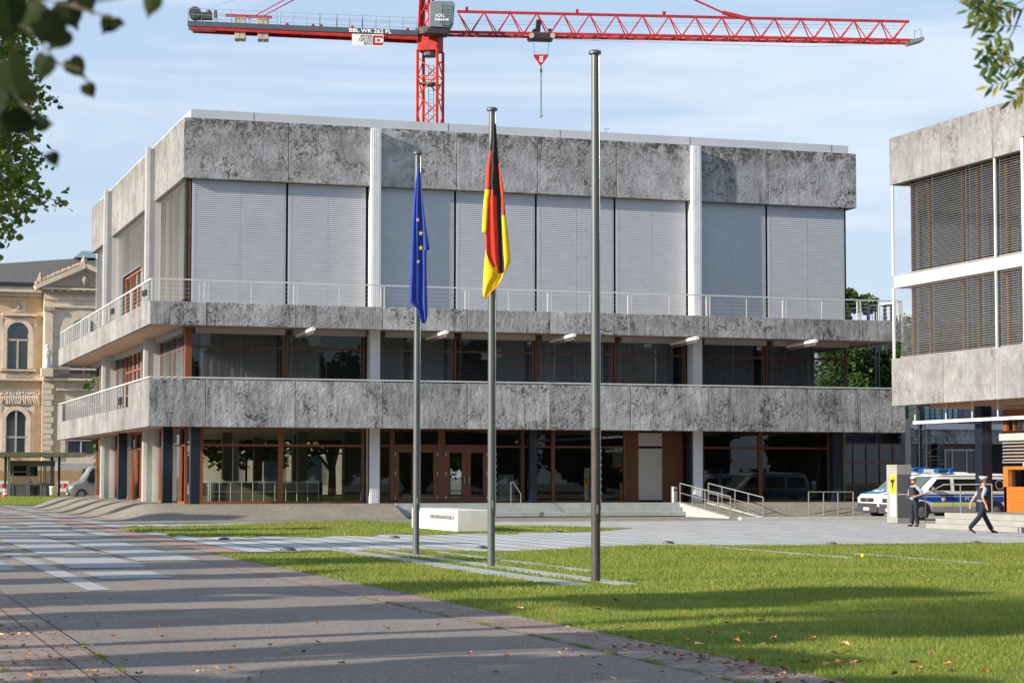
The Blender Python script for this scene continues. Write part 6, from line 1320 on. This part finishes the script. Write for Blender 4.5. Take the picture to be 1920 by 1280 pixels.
# moss and grass tufts in the cobble joints
rng=np.random.default_rng(8); T=[]
for k in range(34):
    y=rng.uniform(15,30); T.append((7.61+rng.normal(0,.012),y))
for k in range(7): T.append((rng.uniform(.9,2.4),rng.uniform(16,20)))
for k in range(7): T.append((2.63+rng.normal(0,.01),rng.uniform(16,24)))
C=np.concatenate([np.array([[x,y,0.]])+np.abs(rng.normal(0,1,(60,3)))*np.array([[.022,.11,.006]])*rng.choice([-1,1],(60,3))*np.array([[1,1,0]])+np.array([[0,0,.008]]) for x,y in T])
me=leaves_mesh('moss_tufts',C,.018,'grass',rng,False,.3); o=bpy.data.objects.new('moss_tufts',me); COL.objects.link(o); tag(o,'small tufts of moss and grass in the joints beside the cobbles','moss',None,'stuff')
# ================================================================ PEOPLE
def skin(name,V,E,root,mt,parent,sub=2,Mx=None):
    me=bpy.data.meshes.new(name); me.from_pydata([v[:3] for v in V],E,[]); o=bpy.data.objects.new(name+'_tmp',me); COL.objects.link(o)
    m=o.modifiers.new('s','SKIN'); m.use_smooth_shade=True
    if not me.skin_vertices: 
        bm=bmesh.new(); bm.from_mesh(me); bm.verts.layers.skin.verify(); bm.to_mesh(me); bm.free()
    for i,v in enumerate(V): 
        r=v[3] if isinstance(v[3],tuple) else (v[3],v[3]); me.skin_vertices[0].data[i].radius=r; me.skin_vertices[0].data[i].use_root=(i==root)
    s=o.modifiers.new('sub','SUBSURF'); s.levels=sub; s.render_levels=sub
    dg=bpy.context.evaluated_depsgraph_get(); dg.update(); e=bpy.data.meshes.new_from_object(o.evaluated_get(dg)); bpy.data.objects.remove(o)
    e.materials.clear(); e.materials.append(M[mt]); e.name=name; e.polygons.foreach_set('use_smooth',[True]*len(e.polygons))
    n=bpy.data.objects.new(name,e); COL.objects.link(n); n.parent=parent; return n
class Graph:
    def __init__(s): s.V=[]; s.E=[]
    def chain(s,pts,start=None):
        ids=[]; p=start
        for q in pts:
            s.V.append(q); i=len(s.V)-1
            if p is not None: s.E.append((p,i))
            p=i; ids.append(i)
        return ids
def person(loc,rot,H,lab,hip,knees,ankles,toes,elb,wri,fing,group='police officers on the square',leanx=0.,headrot=0.,scale=1.):
    """x forward, y left, z up; joints given in metres for a 1.78 m body"""
    o=thing('person',loc,lab,'person',group); k=H/1.78
    g=Graph(); S=leanx
    pel=(0,0,hip,.12); sp=g.chain([(0,0,hip,(.135,.10)),(S*.3,0,hip+.2,(.12,.09)),(S*.7,0,hip+.38,(.14,.10)),(S,0,hip+.50,(.10,.085)),(S+.01,0,hip+.565,.056),(S+.03,0,hip+.65,.062),(S+.02,0,hip+.72,(.082,.095)),(S+.015,0,hip+.79,(.078,.09)),(S+.01,0,hip+.835,.05)])
    g.chain([(S+.115,0,hip+.715,.014)],sp[6]); 
    for sgn,i in ((1,0),(-1,1)):
        sh=(S,sgn*.185,hip+.475,.062); a=g.chain([sh,(*elb[i],.043),(*wri[i],.029)],sp[3])
        w=Vector(wri[i]); fd=Vector(fing[i]).normalized(); pm=g.chain([tuple(w+fd*.07)+((.038,.018),)],a[-1])
        sd=fd.cross(Vector((sgn,0,.2))).normalized(); 
        for q,(off,ln) in enumerate(((-.03,.07),(-.01,.08),(.01,.075),(.03,.06))):
            b0=w+fd*.10+sd*off; g.chain([tuple(b0)+(.010,),tuple(b0+fd*ln*.6+Vector((.012,0,0)))+(.009,),tuple(b0+fd*ln+Vector((.03,0,0)))+(.007,)],pm[0])
        b0=w+fd*.05-sd*.04; g.chain([tuple(b0)+(.012,),tuple(b0+fd*.04-sd*.02)+(.009,)],pm[0])
        g.chain([(0,sgn*.09,hip-.08,(.095,.10)),(*knees[i],.062),(*[ (knees[i][j]*.6+ankles[i][j]*.4) for j in range(3)],.056),(*ankles[i],.030),(*toes[i],.022)],sp[0])
    body=skin('body',g.V,g.E,0,'skin',o)
    # trousers
    g=Graph(); r0=g.chain([(0,0,hip+.17,(.165,.125)),(0,0,hip+.02,(.172,.13))])
    for sgn,i in ((1,0),(-1,1)):
        kn=Vector(knees[i]); an=Vector(ankles[i]); g.chain([(0,sgn*.095,hip-.10,(.108,.112)),tuple(kn)+(.085,),tuple(kn.lerp(an,.45))+(.082,),tuple(kn.lerp(an,1.04))+((.082,.078),)],r0[1])
    skin('trousers',g.V,g.E,1,'trouser',o)
    # shirt with short sleeves
    g=Graph(); r0=g.chain([(0,0,hip-.02,(.155,.115)),(0,0,hip+.08,(.165,.12)),(S*.3,0,hip+.22,(.162,.12)),(S*.7,0,hip+.38,(.178,.13)),(S,0,hip+.49,(.12,.10)),(S+.01,0,hip+.54,(.07,.07))])
    for sgn,i in ((1,0),(-1,1)):
        e=Vector(elb[i]); s0=Vector((S,sgn*.19,hip+.47)); g.chain([tuple(s0)+(.076,),tuple(s0.lerp(e,.5))+(.068,),tuple(s0.lerp(e,.86))+(.066,)],r0[4])
    skin('shirt',g.V,g.E,2,'shirt',o)
    g=Graph(); g.chain([(S*.1,0,hip+.12,(.19,.15)),(S*.3,0,hip+.20,(.195,.158)),(S*.6,0,hip+.32,(.20,.162)),(S*.8,0,hip+.42,(.175,.15)),(S,0,hip+.49,(.12,.125))]); skin('vest',g.V,g.E,2,'vest',o)
    g=Graph(); g.chain([(0,0,hip+.04,(.19,.15)),(0,0,hip+.13,(.188,.148))]); skin('belt',g.V,g.E,0,'vest',o,1)
    def sub_(mb,nm,mt):
        me=bpy.data.meshes.new(nm); me.from_pydata(mb.v,[],mb.f); me.materials.append(M[mt]); me.polygons.foreach_set('use_smooth',[True]*len(me.polygons)); me.set_sharp_from_angle(angle=R(40)); b=bpy.data.objects.new(nm,me); COL.objects.link(b); b.parent=o; return b
    for q in ((.12+S,.17+S,-.12,-.04,hip+.26,hip+.38),(.12+S,.17+S,.04,.12,hip+.26,hip+.38),(.1,.16,.10,.17,hip+.02,hip+.14)): mb=MB(); mb.box(*q); sub_(mb,'pouch','vest')
    mb=MB(); mb.box(-.02,.08,-.21,-.15,hip-.16,hip+.06); sub_(mb,'holster','vest')
    for i in (0,1):
        a=Vector(ankles[i]); t=Vector(toes[i]); g=Graph(); d=(t-a); d.z=0; d.normalize(); base=a-Vector((0,0,.055)); g.chain([tuple(a+Vector((0,0,.01)))+((.045,.045),),tuple(base-d*.05)+((.045,.042),),tuple(base+d*.05)+((.046,.045),),tuple(base+d*.15+Vector((0,0,t.z-a.z+.05 if t.z<a.z-.08 else -.008)))+((.048,.032),),tuple(base+d*.2+Vector((0,0,t.z-a.z+.05 if t.z<a.z-.08 else -.014)))+((.04,.024),)]); skin('shoe',g.V,g.E,1,'shoe',o,1)
    # head details, rotated with the head
    hx,hz_=S+.02,hip+.735; cr2,sr2=math.cos(headrot),math.sin(headrot)
    def hp(x,y,z): return (hx+x*cr2-y*sr2,x*sr2+y*cr2,hz_+z)
    mb=MB(); mb.ball(hp(-.018,0,.022),.103,14,8,(1,.86,1.05)); sub_(mb,'hair','hair')
    mb=MB(); 
    n=18; ring=lambda rx,ry,z,dx=0:[hp(rx*math.cos(2*math.pi*i/n)+dx,ry*math.sin(2*math.pi*i/n),z) for i in range(n)]
    R1=ring(.112,.095,.055);R2=ring(.118,.10,.075);R3=ring(.145,.13,.118);R4=ring(.13,.115,.135); vs=R1+R2+R3+R4; fs=[]
    for q in range(3):
        for i in range(n): fs.append((q*n+i,q*n+(i+1)%n,(q+1)*n+(i+1)%n,(q+1)*n+i))
    fs.append(tuple(range(3*n,4*n))); mb.add(vs,fs); cp=sub_(mb,'cap','cap')
    mb=MB(); mb.add([hp(.09,-.075,.055),hp(.155,-.05,.035),hp(.17,0,.03),hp(.155,.05,.035),hp(.09,.075,.055),hp(.09,-.075,.068),hp(.155,-.05,.045),hp(.17,0,.04),hp(.155,.05,.045),hp(.09,.075,.068)],[(0,1,2,3,4),(9,8,7,6,5),(0,1,6,5),(1,2,7,6),(2,3,8,7),(3,4,9,8)]); sub_(mb,'cap_visor','vest')
    mb=MB(); 
    for y in (-.032,.032): mb.ball(hp(.088,y,.0),.012,8,6)
    sub_(mb,'eye','eye'); mb=MB(); mb.ball(hp(.083,0,-.058),.022,8,6,(.5,1,.35)); sub_(mb,'mouth','hair')
    mb=MB(); 
    for y in (-.085,.085): mb.ball(hp(.0,y,-.005),.03,8,6,(.6,.35,1))
    sub_(mb,'ear','skin')
    o.scale=(k,k,k); o.rotation_euler.z=rot; return o
p1=onZ(1715,986); p2=onZ(1842,999)
person((p1.x,p1.y,0),R(195),1.75,'police officer with bearded face in white cap standing beside the information pillar, hand at belt',.93,
  ((.03,.11,.50),(.0,-.12,.50)),((-.02,.13,.09),(.0,-.13,.09)),((.12,.17,.03),(.14,-.16,.03)),((-.12,.34,1.17),(-.02,-.30,1.15)),((.12,.24,1.10),(.14,-.18,1.05)),((.9,-.5,-.1),(.9,.4,-.1)),headrot=.1)
person((p2.x,p2.y,0),R(-8),1.80,'police officer in white cap and black vest striding across the paving to the right',.90,
  ((.14,.10,.49),(-.14,-.10,.50)),((.36,.10,.095),(-.46,-.10,.17)),((.50,.10,.05),(-.36,-.11,.03)),((-.13,.26,1.12),(-.10,-.27,1.12)),((-.28,.24,.92),(.02,-.28,.88)),((-.25,-.1,-.9),(.15,0,-.95)),leanx=.04,headrot=-.15)
